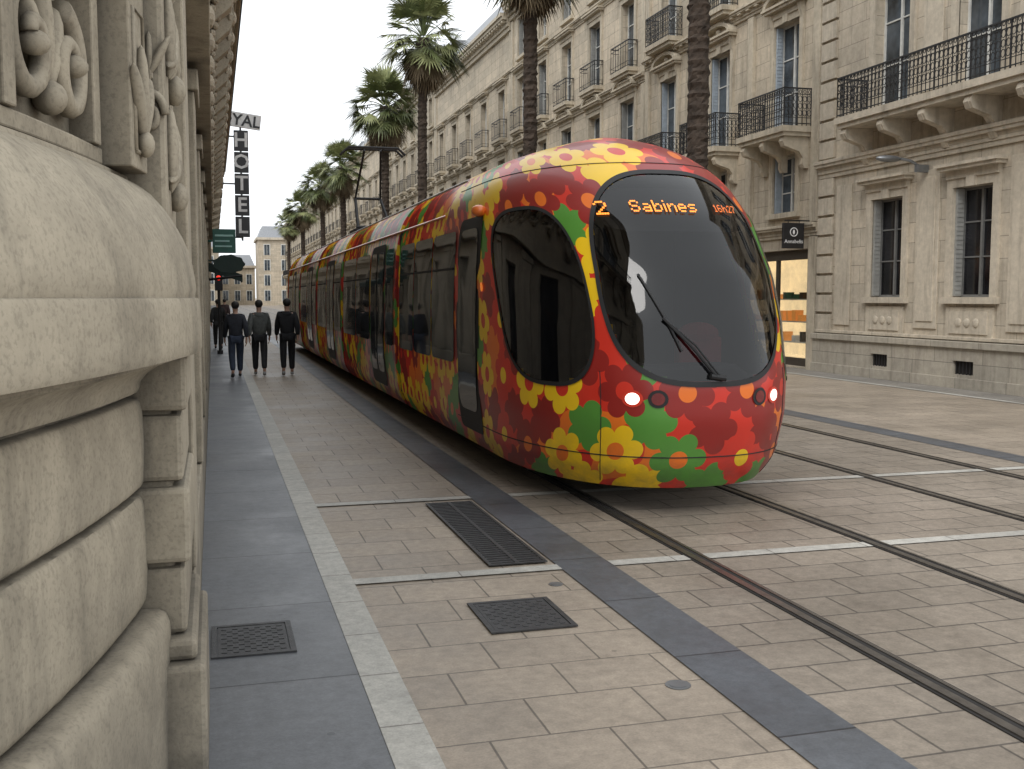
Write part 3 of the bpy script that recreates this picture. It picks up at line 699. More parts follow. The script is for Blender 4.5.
# ------------------------------------------------------------ text
def text_mesh(txt,size,bold=False,ext=0):
    cu=bpy.data.curves.new('t','FONT'); cu.body=txt; cu.size=size; cu.align_x='CENTER'; cu.align_y='CENTER'; cu.extrude=ext; cu.resolution_u=2
    if bold: cu.offset=size*.018
    o=bpy.data.objects.new('t',cu); COL.objects.link(o)
    dg=bpy.context.evaluated_depsgraph_get(); me=bpy.data.meshes.new_from_object(o.evaluated_get(dg)); bpy.data.objects.remove(o)
    return me
def text_obj(name,txt,size,parent,loc,rot,mat,bold=False,ext=.004):
    me=text_mesh(txt,size,bold,ext); me.materials.clear(); me.materials.append(MT[mat])
    o=bpy.data.objects.new(name,me); COL.objects.link(o); place(o,loc,parent); o.rotation_euler=rot; return o
def hotel():
    Y=33.0
    e=empty('hotel_sign',(0,Y,4.6),'vertical black hotel sign with white letters on wall brackets','sign')
    mb=MB()
    for z in (3.6,5.2,6.6): mb.tube([(-.17,Y+.06,z),(.9,Y+.06,z)],.025,6)
    mb.tube([(.9,Y+.06,3.5),(.9,Y+.06,7.2)],.03,6)
    obj('bracket',mb,'steel',e)
    for i,ch in enumerate('HOTEL'):
        z=6.47-i*.64; mb=MB(); mb.box(.70,1.12,Y-.05,Y+.02,z-.305,z+.305)
        p=obj('letter_panel',mb,'sign',e,(.91,Y,z),bevel=.01)
        text_obj('lettering',ch,.60,p,(.91,Y-.058,z),(math.pi/2,0,0),'white_paint',True)
    mb=MB(); mb.box(.0,1.50,Y-.05,Y+.02,6.88,7.32); p=obj('name_board',mb,'white_paint',e,(.75,Y,7.1),bevel=.01)
    text_obj('lettering','ROYAL',.46,p,(.75,Y-.058,7.08),(math.pi/2,0,0),'sign',True)
    p.rotation_euler=(0,math.radians(7),0)
hotel()
def small_sign():
    Y=23.0; o_=.32
    e=empty('shop_sign',(13.8,Y,3.3),'small square black projecting shop sign with white lettering','sign')
    mb=MB(); mb.box(13.05+o_,13.62+o_,Y-.04,Y+.04,2.98,3.60); mb.tube([(13.1+o_,Y,3.66),(14.2,Y,3.66)],.02,6); mb.tube([(13.2+o_,Y,3.6),(13.2+o_,Y,3.66)],.012,5); mb.tube([(13.5+o_,Y,3.6),(13.5+o_,Y,3.66)],.012,5)
    p=obj('panel',mb,'sign',e,bevel=.008)
    text_obj('lettering','Annabelis',.13,p,(13.335+o_,Y-.045,3.15),(math.pi/2,0,0),'white_paint')
    m=MB(); m.tube([(13.335+o_+.10*math.cos(a),Y-.045,3.38+.10*math.sin(a)) for a in np.linspace(0,2*math.pi,17)],.012,5); m.ell((13.335+o_,Y-.045,3.38),(.03,.008,.06),8,5); obj('emblem',m,'white_paint',p)
small_sign()
def wall_lamp():
    y=18.7
    e=empty('wall_lamp',(XF,y,4.4),'grey street lamp on a short arm fixed to the stone facade','lamp')
    mb=MB(); mb.box(XF-.3,XF-.03,y-.05,y+.05,4.35,4.5); mb.tube([(XF-.1,y,4.42),(XF-.4,y+.05,4.58),(XF-.6,y+.1,4.62)],.03,8); obj('arm',mb,'steel',e)
    mb=MB(); mb.ell((XF-.85,y+.15,4.62),(.30,.12,.07),14,8); obj('lamp_head',mb,'steel',e,smooth=True)
wall_lamp()
e=empty('shop_sign',(0.3,29.5,3.3),'dark green square shop sign projecting from the facade','sign')
mb=MB(); mb.box(.02,.62,29.45,29.55,2.98,3.62); mb.tube([(-.17,29.5,3.3),(.02,29.5,3.3)],.03,6); p=obj('panel',mb,'green',e,bevel=.04)
mb=MB(); mb.box(.08,.56,29.43,29.448,3.42,3.47); mb.box(.08,.46,29.43,29.448,3.28,3.32); mb.box(.08,.52,29.43,29.448,3.14,3.18); obj('lettering',mb,'palegreen',p)
e=empty('shop_sign',(0.4,28.6,2.6),'rounded dark green hanging shop sign with scalloped edge','sign')
mb=MB(); mb.extr([(.42+.40*math.cos(a)*(1+.04*math.cos(9*a)),2.66+.24*math.sin(a)*(1+.06*math.cos(9*a))) for a in np.linspace(0,2*math.pi,54)[:-1]],28.56,28.66); mb.tube([(-.17,28.6,2.75),(.1,28.6,2.75)],.025,6); obj('panel',mb,'awning',e,bevel=.01)
e=empty('shop_awning',(0.3,31,2.5),'small dark canvas awning over a shop front on the pavement','awning')
mb=MB(); mb.add([(-.1,30.2,2.75),(-.1,32.4,2.75),(.8,32.4,2.42),(.8,30.2,2.42),(.8,32.4,2.22),(.8,30.2,2.22)],[(0,1,2,3),(3,2,4,5)])
mb.add([(-.1,30.2,2.75),(.8,30.2,2.42),(.8,30.2,2.22),(-.1,30.2,2.5)],[(0,1,2,3)])
obj('canvas',mb,'awning',e); mb=MB(); mb.tube([(-.1,30.19,2.3),(.8,30.19,2.4)],.02,5); mb.tube([(-.1,32.41,2.3),(.8,32.41,2.4)],.02,5); obj('frame',mb,'ironb',e)
e=empty('traffic_signal',(.18,34.5,0),'slim pedestrian signal post with a small red light','traffic light')
mb=MB(); mb.tube([(.18,34.5,0),(.18,34.5,2.35)],.045,8); mb.tube([(.18,34.5,0),(.18,34.5,.12)],.09,10); obj('post',mb,'ironb',e)
mb=MB(); mb.box(.06,.30,34.40,34.60,2.0,2.55); obj('housing',mb,'sign',e,bevel=.02)
mb=MB(); mb.ell((.18,34.39,2.40),(.075,.025,.075),12,8); obj('red_light',mb,'redlight',e,smooth=True)
# ------------------------------------------------------------ TRAM
TX=3.86; TY=7.65; E_=4.4; ZB=.22
zt=[ZB,.40,.8,1.1,1.6,2.0,2.5,2.8,2.95,3.1,3.22,3.32,3.39,3.43]
Wt=[1.15,1.25,1.30,1.31,1.31,1.305,1.27,1.20,1.13,1.01,.86,.64,.35,0.02]
St=[.26,.10,.0,.0,.10,.27,.62,.93,1.13,1.38,1.65,1.98,2.35,2.65]
def ip(z,t):
    s=0
    for d in (-.06,-.03,0,.03,.06): s+=np.interp(min(max(z+d*max(0,min(1,(3.43-z)/.12,(z-ZB)/.1)),ZB),3.43),zt,t)
    return float(s/5)
NX=.87; NS=.82; LN=2.2
def ring(a,z):
    W=ip(z,Wt); s0=ip(z,St); L=min(LN,E_-.1-s0); A=abs(a); sg=1 if a>=0 else -1
    if A<=.7:
        th=A/.7*math.pi/2; x=W*math.sin(th)**NX; s=s0+L*(1-(math.cos(th)**NS if A<.6999 else 0))
    else: x=W; s=s0+L+(A-.7)/.3*(E_-s0-L)
    return Vector((TX+sg*x,TY+s,z))
def sside(sg):
    def f(Y,z): return Vector((TX+sg*ip(z,Wt),Y,z))
    return f
def patch(fn,cu,cv,hu,hv,ex=2.6,rings=8,segs=48,off=.006,inner=0,skew=0):
    vs=[];fs=[]
    def P(u,v):
        h=.004; p=fn(u,v); du=fn(u+h,v)-fn(u-h,v); dv=fn(u,v+h)-fn(u,v-h); n=du.cross(dv)
        n=n.normalized()
        c=Vector((TX,p.y+1.0,p.z))
        if n.dot(p-c)<0: n=-n
        return p+n*off
    def uv(rho,al):
        c,s=math.cos(al),math.sin(al); k=2/ex
        uu=math.copysign(abs(c)**k,c); vv=math.copysign(abs(s)**k,s)
        return cu+hu*rho*uu+skew*hv*rho*vv, cv+hv*rho*vv
    if inner==0: vs.append(P(cu,cv)); rr=[(i+1)/rings for i in range(rings)]
    else: rr=[inner+(1-inner)*i/rings for i in range(rings+1)]
    for r in rr:
        for k in range(segs): vs.append(P(*uv(r,2*math.pi*k/segs)))
    o=1 if inner==0 else 0
    if inner==0:
        for k in range(segs): fs.append((0,1+k,1+(k+1)%segs))
    for i in range(len(rr)-1):
        for k in range(segs):
            k2=(k+1)%segs; fs.append((o+i*segs+k,o+(i+1)*segs+k,o+(i+1)*segs+k2,o+i*segs+k2))
    return MB().add(vs,fs)
WS=dict(cu=0,cv=2.0,hu=.268,hv=.91,ex=2.75,sk=0)
CW=dict(cu=.462,cv=1.84,hu=.165,hv=.78,ex=2.9,sk=.03)
def inside(a,z,W,k=.97):
    return abs((abs(a)-W['cu']-W['sk']*(z-W['cv']))/(W['hu']*k))**W['ex']+abs((z-W['cv'])/(W['hv']*k))**W['ex']<1
GL={'S':'01110 10001 10000 01110 00001 10001 01110','a':'00000 00000 01110 00001 01111 10001 01111','b':'10000 10000 10110 11001 10001 10001 11110','i':'1 0 1 1 1 1 1',
'n':'00000 00000 10110 11001 10001 10001 10001','e':'00000 00000 01110 10001 11111 10000 01110','s':'00000 00000 01111 10000 01110 00001 11110','2':'01110 10001 00001 00010 00100 01000 11111',
'1':'010 110 010 010 010 010 111','6':'01110 10000 10000 11110 10001 10001 01110','h':'10000 10000 10110 11001 10001 10001 10001','7':'11111 00001 00010 00100 01000 01000 01000'}
def tram():
    e=empty('tram',(TX,TY+15,0),'rounded articulated tram covered in red, yellow and green flowers','tram')
    zs=list(np.linspace(ZB,2.9,66))+list(np.linspace(2.94,3.43,20))
    As=list(np.linspace(-1,1,241)); 
    vprof=[0]
    for i in range(1,len(zs)): vprof.append(vprof[-1]+math.hypot(zs[i]-zs[i-1],ip(zs[i],Wt)-ip(zs[i-1],Wt)))
    def shell(off,name,mat,par):
        vs=[];uvs=[];na=len(As)
        for j,z in enumerate(zs):
            pts=[ring(a,z) for a in As]
            arc=[0]
            for i in range(1,na): arc.append(arc[-1]+(pts[i]-pts[i-1]).length)
            mid=arc[na//2]
            for i,p in enumerate(pts):
                q=p
                if off: c=Vector((TX,p.y+.8,min(p.z,2.6))); q=p+(c-p).normalized()*off
                vs.append(q); uvs.append((arc[i]-mid,vprof[j]))
        fs=[]
        for j in range(len(zs)-1):
            for i in range(na-1):
                a=(As[i]+As[i+1])/2; z=(zs[j]+zs[j+1])/2
                if inside(a,z,WS) or inside(a,z,CW): continue
                fs.append((j*na+i,j*na+i+1,(j+1)*na+i+1,(j+1)*na+i))
        me=bpy.data.meshes.new(name); me.from_pydata([tuple(v-WL[par.name]) for v in vs],[],fs)
        me.materials.append(MT[mat]); uvl=me.uv_layers.new(name='UVMap')
        for l in me.loops: uvl.data[l.index].uv=uvs[l.vertex_index]
        me.polygons.foreach_set('use_smooth',[True]*len(me.polygons))
        o=bpy.data.objects.new(name,me); COL.objects.link(o); place(o,tuple(WL[par.name]),par); return o
    def straight(name,ya,yb,par,mat='livery',capA=False,capB=False,u0=0):
        vs=[];uvs=[];fs=[];prof=[(-ip(z,Wt),z) for z in zs]+[(ip(z,Wt),z) for z in reversed(zs)]
        n=len(prof); d=[0]
        for i in range(1,n): d.append(d[-1]+math.hypot(prof[i][0]-prof[i-1][0],prof[i][1]-prof[i-1][1]))
        T=d[-1]
        for y in (ya,yb):
            for k,(x,z) in enumerate(prof): vs.append((TX+x,y,z)); uvs.append(((-(y-ya)+u0) if k<n//2 else (y-ya)+u0+7, d[k] if k<n//2 else T-d[k]))
        for k in range(n-1): fs.append((k,k+1,n+k+1,n+k))
        if capA: fs.append(tuple(range(n)))
        if capB: fs.append(tuple(range(n,2*n))[::-1])
        w=WL[par.name]
        me=bpy.data.meshes.new(name); me.from_pydata([(v[0]-w.x,v[1]-w.y,v[2]-w.z) for v in vs],[],fs); me.materials.append(MT[mat]); uvl=me.uv_layers.new(name='UVMap')
        for l in me.loops: uvl.data[l.index].uv=uvs[l.vertex_index]
        for p in me.polygons: p.use_smooth=len(p.vertices)==4
        o=bpy.data.objects.new(name,me); COL.objects.link(o); place(o,tuple(w),par); return o
    cab=empty('cab',(TX,TY,0),parent=e)
    shell(0,'nose_shell','livery',cab); shell(.05,'cab_lining','inner',cab)
    mods=[(TY+E_,15.0),(15.3,21.7),(22.0,27.2),(27.5,32.6),(32.9,38.3)]
    arc=0; zz=1.2; pv=ring(0,zz)
    for a in np.linspace(0,1,200): q=ring(a,zz); arc+=(q-pv).length; pv=q
    for i,(a,b) in enumerate(mods):
        straight('car_body',a,b,e,capA=i>0,capB=True,u0=-arc-(a-mods[0][0]))
        if i<4:
            m=MB(); 
            for q in range(6):
                y=b+.02+q*.045; s=.05 if q%2 else .02
                m.extr([(TX-1.25+s,.42),(TX-1.25+s,2.7),(TX-.9+s,3.12-s),(TX+.9-s,3.12-s),(TX+1.25-s,2.7),(TX+1.25-s,.42)],y,y+.04)
            obj('bellows',m,'black',e,(TX,b,0))
    def gl(W,name,mat,sg=1):
        cu=W['cu']*sg; sk=W['sk']*sg
        g=obj(name,patch(ring,cu,W['cv'],W['hu'],W['hv'],W['ex'],10,72,.004,0,sk),mat,cab,smooth=True)
        obj('gasket',patch(ring,cu,W['cv'],W['hu']*1.012,W['hv']*1.012,W['ex'],2,108,.010,.955,sk),'black',g,smooth=True)
        return g
    ws=gl(WS,'windscreen','tramclear'); gl(CW,'cab_window','tramclear',-1); gl(CW,'cab_window','tramclear',1)
    obj('display_panel',patch(ring,0,2.57,.225,.20,5,5,48,-.03),'black',ws,smooth=True)
    def ledtext(txt,ph,x0,z0,name,mat):
        aa=np.linspace(-.69,.69,300); cx=x0; h=empty(name,tuple(WL[ws.name]),parent=ws)
        for ch in txt:
            mb=MB(); rows=GL[ch].split()
            for r,row in enumerate(rows):
                z=z0+(6-r)*ph; xx=[ring(a,z).x-TX for a in aa]
                for c,bit in enumerate(row):
                    if bit=='1':
                        vs=[]
                        for (dx,dz) in ((-.45,-.45),(.45,-.45),(.45,.45),(-.45,.45)):
                            X=cx+(c+dx)*ph; a=float(np.interp(X,xx,aa)); vs.append(ring(a,z+dz*ph)+Vector((0,-.02,.008)))
                        mb.add(vs,[(0,1,2,3)])
            cx+=(len(rows[0])+1.2)*ph
            me=mb.mesh('character',mat,False,tuple(WL[ws.name])); o=bpy.data.objects.new('character',me); COL.objects.link(o); place(o,tuple(WL[ws.name]),ws)
        bpy.data.objects.remove(h)
    ledtext('2',.018,-.69,2.50,'route_number','led'); ledtext('Sabines',.0150,-.43,2.52,'destination_text','led'); ledtext('16h27',.0095,.33,2.53,'time_text','leddim')
    m=MB()
    def S(x,z,o=.03):
        aa=np.linspace(-.69,.69,200); xx=[ring(a,z).x-TX for a in aa]; a=float(np.interp(x,xx,aa)); p=ring(a,z); return p+Vector((0,-o,o*.3))
    m.tube([S(.02,1.14,.04),S(-.2,1.40,.05),S(-.40,1.62,.05)],.013,6); m.tube([S(.05,1.14,.04),S(-.16,1.40,.05),S(-.38,1.60,.05)],.008,6)
    m.tube([S(-.52+.26*t,1.98-.62*t,.018) for t in np.linspace(0,1,9)],.012,6)
    m.tube([S(-.04+.13*t,1.16-.02*t,.03) for t in (0,.5,1)],.024,8)
    obj('wiper',m,'black',cab)
    for sg in (-1,1):
        for (x,r,mt,nm) in ((.63,.048,'lamp','headlight'),(.45,.05,'lampdim','fog_light')):
            z=.985
            aa=np.linspace(0,.69,200); xx=[ring(a,z).x-TX for a in aa]; a=float(np.interp(x,xx,aa))*sg
            ha=abs(float(np.interp(x+r,xx,aa))-float(np.interp(x-r,xx,aa)))/2
            h=obj(nm,patch(ring,a,z,ha,r,2,4,28,.012),mt,cab,smooth=True)
            obj('bezel',patch(ring,a,z,ha*1.5,r*1.45,2,3,28,.008,inner=.64),'red' if nm=='headlight' else 'black',h,smooth=True)
        m=MB(); p=ring(sg*.66,2.66); m.ell(p+Vector((sg*.05,-.02,0)),(.08,.09,.06),14,8); obj('camera_pod',m,'orangep',cab,smooth=True)
        obj('indicator_light',patch(ring,sg*.70,1.9,.006,.045,2.2,3,20,.012),'orange',cab,smooth=True)
    m=MB(); m.tube([ring(a,.50) for a in np.linspace(-.9,.9,120)],.006,5); obj('bumper_seam',m,'black',cab)
    m=MB(); m.tube([ring(a,3.0) for a in np.linspace(-.95,.95,120)],.006,5); obj('roof_seam',m,'black',cab)
    for sg in(-1,1):
        m=MB(); m.tube([ring(sg*.285,z) for z in np.linspace(.26,1.2,16)],.005,5); obj('panel_seam',m,'black',cab)
    m=MB(); m.box(TX-1.1,TX+1.1,TY+1.3,TY+4.1,.5,.62); m.box(TX-1.1,TX+1.1,TY+3.2,TY+3.25,.62,2.85); obj('cab_floor',m,'inner',cab)
    m=MB(); m.extr([(TX-.8,.62),(TX+.8,.62),(TX+.8,1.10),(TX+.65,1.2),(TX-.65,1.2),(TX-.8,1.10)],TY+.85,TY+1.25); obj('dashboard',m,'inner',cab,bevel=.04)
    m=MB(); m.box(TX+.42,TX+.92,TY+1.45,TY+1.9,.98,1.12); m.box(TX+.44,TX+.90,TY+1.62,TY+1.76,1.12,1.42); m.ell((TX+.67,TY+1.69,1.44),(.23,.09,.12),14,8); m.box(TX+.57,TX+.77,TY+1.55,TY+1.75,.62,.98); obj('driver_seat',m,'seatred',cab,bevel=.06)
    def sidepanel(name,sg,ya,yb,z0,z1,mat,off=.008,ex=14,par=e):
        return obj(name,patch(sside(sg),(ya+yb)/2,(z0+z1)/2,(yb-ya)/2,(z1-z0)/2,ex,6,64,off),mat,par,(TX,(ya+yb)/2,0),smooth=True)
    layout=[('d',10.2,11.2),('w',11.32,12.55),('w',12.59,13.75),('w',13.79,14.85),
      ('w',15.42,16.15),('D',16.25,17.75),('w',17.85,19.6),('w',19.64,21.55),
      ('w',22.12,23.3),('D',23.4,24.9),('w',25.0,27.05),
      ('w',27.62,28.6),('D',28.7,30.2),('w',30.3,32.45),
      ('w',33.0,34.4),('d',34.5,35.5),('w',35.7,37.6)]
    for sg in (-1,1):
        for k,a,b in layout:
            if k=='w':
                g=sidepanel('side_window',sg,a,b,1.08,2.52,'tramglass',.009)
                m=MB(); 
                f=sside(sg)
                x=f(a,2.1).x+sg*.012; m.box(min(x,x+sg*.006),max(x,x+sg*.006),a+.06,b-.06,2.10,2.125); obj('window_bar',m,'black',g)
            else:
                d=sidepanel('door',sg,a,b,.40,2.62,'black',.006)
                if k=='d': sidepanel('door_pane',sg,a+.10,b-.10,.62,2.5,'tramglass',.014,8,d)
                else:
                    mid=(a+b)/2; sidepanel('door_pane',sg,a+.08,mid-.05,.62,2.5,'tramglass',.014,8,d); sidepanel('door_pane',sg,mid+.05,b-.08,.62,2.5,'tramglass',.014,8,d)
        x=TX+sg*ip(2.74,Wt); m=MB(); m.tube([(x,TY+4.5,2.74),(x,38.2,2.74)],.018,6); obj('gutter_line',m,'orangep',e)
        x=TX+sg*ip(3.16,Wt); m=MB(); m.tube([(x,TY+4.5,3.16),(x,38.2,3.16)],.022,6); obj('roof_edge',m,'roofg',e)
    m=MB()
    yb=26.0
    for sx in (-.4,.4):
        m.tube([(TX+sx,yb,3.5),(TX+sx*.8,yb+1.1,4.3)],.04,6); m.tube([(TX+sx*.8,yb+1.1,4.3),(TX+sx*.5,yb+.2,5.4)],.028,6)
    m.tube([(TX-.33,yb+1.1,4.3),(TX+.33,yb+1.1,4.3)],.035,6); m.tube([(TX-.45,yb,3.5),(TX+.45,yb,3.5)],.05,6)
    for dy in (0,.35): m.tube([(TX-.78,yb+dy,5.28),(TX-.6,yb+dy,5.44),(TX+.6,yb+dy,5.44),(TX+.78,yb+dy,5.28)],.032,6)
    m.tube([(TX-.25,yb,5.42),(TX-.25,yb+.35,5.42)],.02,5); m.tube([(TX+.25,yb,5.42),(TX+.25,yb+.35,5.42)],.02,5)
    m.box(TX-.5,TX+.5,yb-.3,yb+.9,3.40,3.46)
    obj('pantograph',m,'black',e)
    m=MB(); m.box(TX-.95,TX+.95,TY+2.2,14.9,.14,.40)
    for a,b in mods[1:]: m.box(TX-1.0,TX+1.0,a,b,.14,.40)
    obj('underframe',m,'black',e)
    for y in (10.3,12.0,23.4,25.1,34,35.7):
        for x in (3.18-.03,4.615-.03):
            m=MB(); m.tube([(x-.06,y,.315),(x+.06,y,.315)],.295,24); m.tube([(x-.09,y,.315),(x+.09,y,.315)],.12,16); obj('wheel',m,'steel',e,(x,y,.315))
tram()
# ------------------------------------------------------------ palms
def palm_meshes(seed):
    rnd=random.Random(seed)
    m=MB(); H=10.0
    seg=14;rows=150; vs=[];fs=[]
    for j in range(rows+1):
        t=j/rows; z=t*H; r=.28-.08*min(1,t*2.2)+.10*max(0,(t-.84)/.16); 
        if t<.05: r+=.12*(1-t/.05)
        r+= .022*((j%3)==0)
        for i in range(seg):
            a=2*math.pi*i/seg+.2*(j%2); rr=r*(1+rnd.uniform(-.09,.12)); vs.append((rr*math.cos(a)+.10*math.sin(t*3),rr*math.sin(a),z))
    for j in range(rows):
        for i in range(seg): i2=(i+1)%seg; fs.append((j*seg+i,j*seg+i2,(j+1)*seg+i2,(j+1)*seg+i))
    m.add(vs,fs)
    trunk=m.mesh('palm_trunk',[simple('palm_trunk_bark',(.055,.040,.03),.95,0,.5,5,.5)])
    c=MB()
    def frond(az,el,dead,L=1.0,sc=1.0):
        d=Vector((math.cos(az)*math.cos(el),math.sin(az)*math.cos(el),math.sin(el)))
        side=Vector((-math.sin(az),math.cos(az),0)); 
        roll=rnd.uniform(-.6,.6); up=side.cross(d)*-1; side=side*math.cos(roll)+up*math.sin(roll)
        base=d*.15; pts=[base]; p=base.copy(); dd=d.copy()
        for k in range(4):
            p=p+dd*(L/4); pts.append(p.copy()); dd=(dd+Vector((0,0,-.08))).normalized()
        c.tube(pts,[.022,.02,.016,.013,.01],4,1 if dead else 0,False)
        mi=1 if dead else (2 if rnd.random()<.5 else 0)
        nl=19
        for k in range(nl):
            f=(k/(nl-1)-.5)*2; ang=f*1.5
            ld=(dd*math.cos(ang)+side*math.sin(ang)).normalized()
            ln=(1.0-.25*abs(f))*sc*rnd.uniform(.8,1.15); w=.036
            wv=ld.cross(up).normalized()*w
            q0=p; q1=p+ld*ln*.5+Vector((0,0,-.02)); droop=Vector((0,0,-.05-.25*rnd.random()-(.25 if dead else 0)))
            q2=p+ld*ln+droop*ln
            c.add([q0-wv*.3,q0+wv*.3,q1+wv,q1-wv,q2],[(0,1,2,3),(3,2,4)],mi)
    for k in range(82):
        el=math.radians(rnd.uniform(-45,88)); frond(rnd.uniform(0,2*math.pi),el,False,rnd.uniform(.6,1.2))
    for k in range(48):
        frond(rnd.uniform(0,2*math.pi),math.radians(rnd.uniform(-84,-50)),True,rnd.uniform(.4,1.2),.8)
    crown=c.mesh('palm_crown',[simple('palm_frond_green',(.115,.14,.055),.45,0,.45,3),simple('palm_frond_dead',(.17,.13,.08),.9,0,.4,3),simple('palm_frond_pale',(.25,.27,.12),.45,0,.4,3)])
    return trunk,crown
PM=[palm_meshes(1),palm_meshes(2)]
PX=9.3
for i,(y,h,s) in enumerate([(19.6,10.8,1),(31.0,12.2,1.05),(47.7,13.4,1.2),(58.9,12.3,1.25),(79,11.3,1.15),(95,11.6,1.2),(112,10.9,1.15),(134,10.8,1.1)]):
    x=PX+random.uniform(-.15,.15)
    e=empty('palm_tree',(x,y,0),'tall fan palm with shaggy brown trunk beside the tramway','palm tree','palm trees lining the tramway')
    t,c=PM[i%2]
    o=obj('trunk',t,None,e,(x,y,0)); o.scale=(1,1,h/10); o.rotation_euler=(0,0,i*1.3)
    o2=obj('crown',c,None,e,(x,y,h)); o2.scale=(s,s,s*.95); o2.rotation_euler=(0,0,i*2.1)
# ------------------------------------------------------------ people
def skinned(name,J,Eg,mat,parent,loc,sub=2,root=0,scale=1):
    me=bpy.data.meshes.new(name); me.from_pydata([tuple(Vector(j[0])*scale) for j in J],Eg,[])
    o=bpy.data.objects.new(name,me); COL.objects.link(o)
    md=o.modifiers.new('s','SKIN'); 
    if len(me.skin_vertices)==0:
        bpy.context.view_layer.objects.active=o; bpy.ops.mesh.customdata_skin_add()
    for i,j in enumerate(J):
        r=j[1]; r=(r,r) if not isinstance(r,tuple) else r
        me.skin_vertices[0].data[i].radius=(r[0]*scale,r[1]*scale); me.skin_vertices[0].data[i].use_root=(i==root)
    md.use_smooth_shade=True
    sb=o.modifiers.new('u','SUBSURF'); sb.levels=sub; sb.render_levels=sub
    dg=bpy.context.evaluated_depsgraph_get(); m2=bpy.data.meshes.new_from_object(o.evaluated_get(dg)); bpy.data.objects.remove(o)
    m2.materials.clear(); m2.materials.append(mat)
    n=bpy.data.objects.new(name,m2); COL.objects.link(n)
    place(n,loc,parent)
    return n
skin=simple('skin',(.42,.25,.18),.55); hm=simple('dark_hair',(.015,.012,.01),.7)
def person(x,y,h,ph,jc,tc,label,hood=False,legsp=.2,rot=0):
    s=h/1.74
    jm=simple('jacket_cloth',jc,.85,0,.25,14,.2); tm=simple('trouser_cloth',tc,.9,0,.2,14,.2); sm=simple('shoe_leather',(.02,.02,.02) if not hood else (.3,.3,.3),.6)
    J=[((0,0,.93),(.13,.10)),((0,0,1.10),(.115,.09)),((0,.0,1.30),(.14,.10)),((0,-.01,1.43),.07),((0,0,1.49),.052),((0,.015,1.555),.07),((0,.012,1.63),(.082,.095)),((0,.0,1.70),.062),((0,.115,1.60),.014)]
    Eg=[(0,1),(1,2),(2,3),(3,4),(4,5),(5,6),(6,7),(6,8)]
    legs=[];arms=[]
    for sg in (-1,1):
        f=ph*sg; n=len(J)
        hip=(sg*.09,0,.88); knee=(sg*.10,.10*f+.05,.50); an=(sg*.10,legsp*f*.9-(.05 if f<0 else 0),.09 if f>0 else .13)
        toe=(sg*.11,an[1]+.15,.045 if f>0 else .04)
        J+=[(hip,.085),(knee,.055),(an,.038),(toe,.032)]; Eg+=[(0,n),(n,n+1),(n+1,n+2),(n+2,n+3)]; legs.append((hip,knee,an,toe))
        n=len(J)
        sh=(sg*.165,0,1.385); el=(sg*.215,-.10*f-.03,1.12); wr=(sg*.225,-.20*f+.06,.90); pa=(sg*.222,-.22*f+.08,.83)
        J+=[(sh,.055),(el,.04),(wr,.026),(pa,(.036,.018))]; Eg+=[(2,n),(n,n+1),(n+1,n+2),(n+2,n+3)]; arms.append((sh,el,wr))
        for k in range(4):
            m=len(J); oy=(k-1.5)*.019; ln=(.062,.075,.07,.055)[k]
            J+=[((pa[0]-sg*.004,pa[1]+oy,pa[2]-.045),.009),((pa[0]-sg*.014,pa[1]+oy+.004,pa[2]-.045-ln*.55),.008),((pa[0]-sg*.03,pa[1]+oy+.004,pa[2]-.045-ln),.007)]
            Eg+=[(n+3,m),(m,m+1),(m+1,m+2)]
        m=len(J); J+=[((pa[0]-sg*.012,pa[1]+.04,pa[2]+.005),.010),((pa[0]-sg*.02,pa[1]+.055,pa[2]-.035),.008)]; Eg+=[(n+3,m),(m,m+1)]
    p=skinned('person',J,Eg,skin,None,(x,y,.005),1,0,s)
    meta(p,label,'person','pedestrians walking along the pavement'); p.rotation_euler=(0,0,rot)
    J=[((0,0,.88),(.178,.13)),((0,0,1.05),(.17,.125)),((0,0,1.28),(.195,.135)),((0,-.01,1.41),(.12,.09)),((0,-.01,1.465),(.075,.07))]; Eg=[(0,1),(1,2),(2,3),(3,4)]
    if hood: J.append(((0,-.09,1.44),.07)); Eg.append((3,5))
    for sh,el,wr in arms:
        n=len(J); J+=[((sh[0]*1.05,sh[1],sh[2]-.005),.09),(el,.068),((wr[0],wr[1],wr[2]+.01),.05)]; Eg+=[(2,n),(n,n+1),(n+1,n+2)]
    skinned('jacket',J,Eg,jm,p,(x,y,.005),2,0,s)
    J=[((0,0,.90),(.14,.11))];Eg=[]
    for hip,kn,an,toe in legs:
        n=len(J); J+=[(hip,.11),(kn,.082),((an[0],an[1],an[2]+.03),.062)]; Eg+=[(0,n),(n,n+1),(n+1,n+2)]
    skinned('trousers',J,Eg,tm,p,(x,y,.005),2,0,s)
    for hip,kn,an,toe in legs:
        skinned('shoe',[((an[0],an[1]-.03,.05+(an[2]-.09)),.042),((an[0],an[1]+.05,.045),.042),(toe,.036)],[(0,1),(1,2)],sm,p,(x,y,.005),2,0,s)
    m=MB(); m.ell((0,-.012*s,1.655*s),(.090*s,.105*s,.095*s),14,10); 
    obj('hair',m,hm,p,(x,y,.005),world=False,smooth=True)
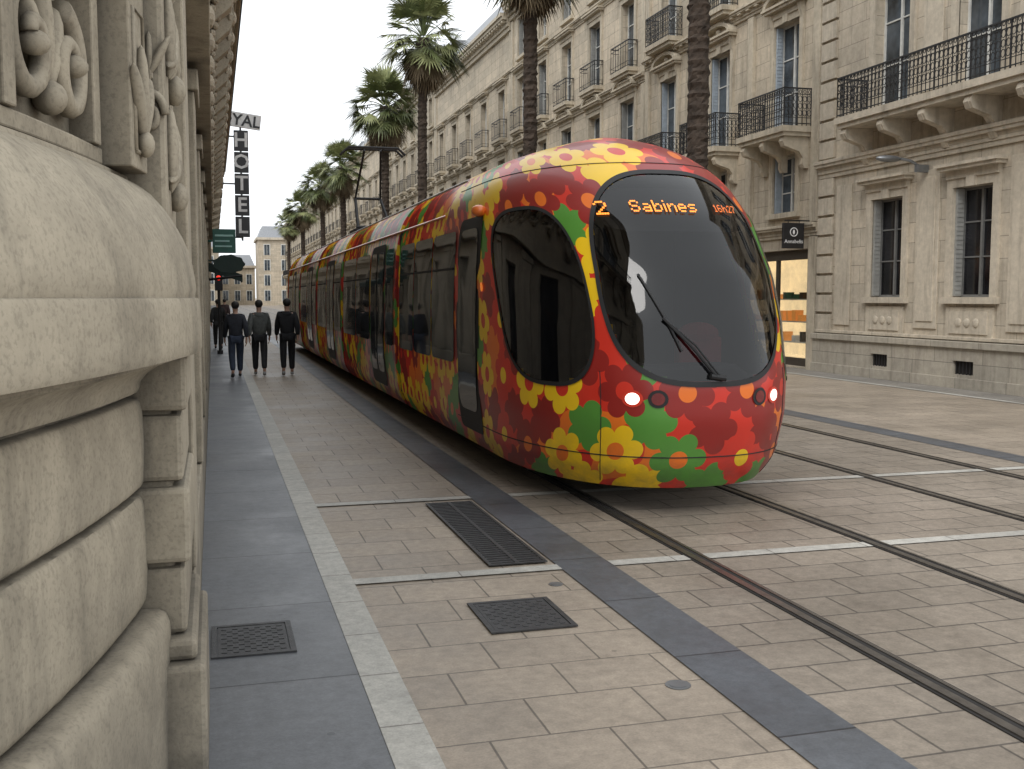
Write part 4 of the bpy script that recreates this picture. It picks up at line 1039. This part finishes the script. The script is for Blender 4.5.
    for sg in(-1,1):
        m=MB(); m.ell((sg*.032*s,.098*s,1.635*s),(.012*s,.008*s,.008*s),8,6)
        obj('eye',m,'sign',p,(x,y,.005),world=False,smooth=True)
    return p
person(.47,24.3,1.70,1,(.02,.022,.03),(.03,.04,.065),'person in dark navy jacket and blue jeans walking away',rot=.08)
person(1.0,24.7,1.73,-1,(.085,.09,.085),(.018,.018,.02),'person in grey-green jacket and black trousers walking away',True,rot=-.05)
person(1.62,24.6,1.76,1,(.01,.01,.012),(.012,.012,.014),'person in black coat and black trousers walking away',True,.1)
person(.15,38,1.72,-1,(.02,.02,.02),(.02,.02,.02),'distant person in dark clothes walking on the pavement')
person(.55,55,1.70,1,(.05,.03,.03),(.02,.02,.03),'distant person in brown coat walking on the pavement')
# ------------------------------------------------------------ world, sun, camera
w=bpy.data.worlds.new("World"); SC.world=w; w.use_nodes=True; nt=w.node_tree; nt.nodes.clear()
out=N(nt,'ShaderNodeOutputWorld'); bg=N(nt,'ShaderNodeBackground'); sky=N(nt,'ShaderNodeTexSky'); sky.sky_type='NISHITA'; sky.sun_disc=False
sky.sun_elevation=math.radians(50); sky.sun_rotation=math.radians(225); sky.dust_density=5; sky.air_density=1.5
hs=N(nt,'ShaderNodeHueSaturation'); hs.inputs['Saturation'].default_value=.12; nt.links.new(sky.outputs[0],hs.inputs['Color'])
c=mixc(nt,.85,hs.outputs[0],(10.4,10.8,11.2))
nt.links.new(c,bg.inputs[0]); bg.inputs[1].default_value=.145; nt.links.new(bg.outputs[0],out.inputs[0])
sl=bpy.data.lights.new('sun','SUN'); sl.energy=1.5; sl.angle=math.radians(28); sl.color=(1,.97,.93)
so=bpy.data.objects.new('sun',sl); COL.objects.link(so); so.rotation_euler=(math.radians(40),0,math.radians(-45))
cd=bpy.data.cameras.new('camera'); co=bpy.data.objects.new('camera',cd); COL.objects.link(co); co.location=(0,0,1.8)
co.rotation_euler=(math.radians(90-4.76),0,math.radians(-15.84)); cd.sensor_width=36; cd.lens=36*1050/1024; cd.clip_start=.05; cd.clip_end=3000
SC.camera=co
SC.view_settings.view_transform='Standard'; SC.view_settings.look='None'; SC.view_settings.exposure=0
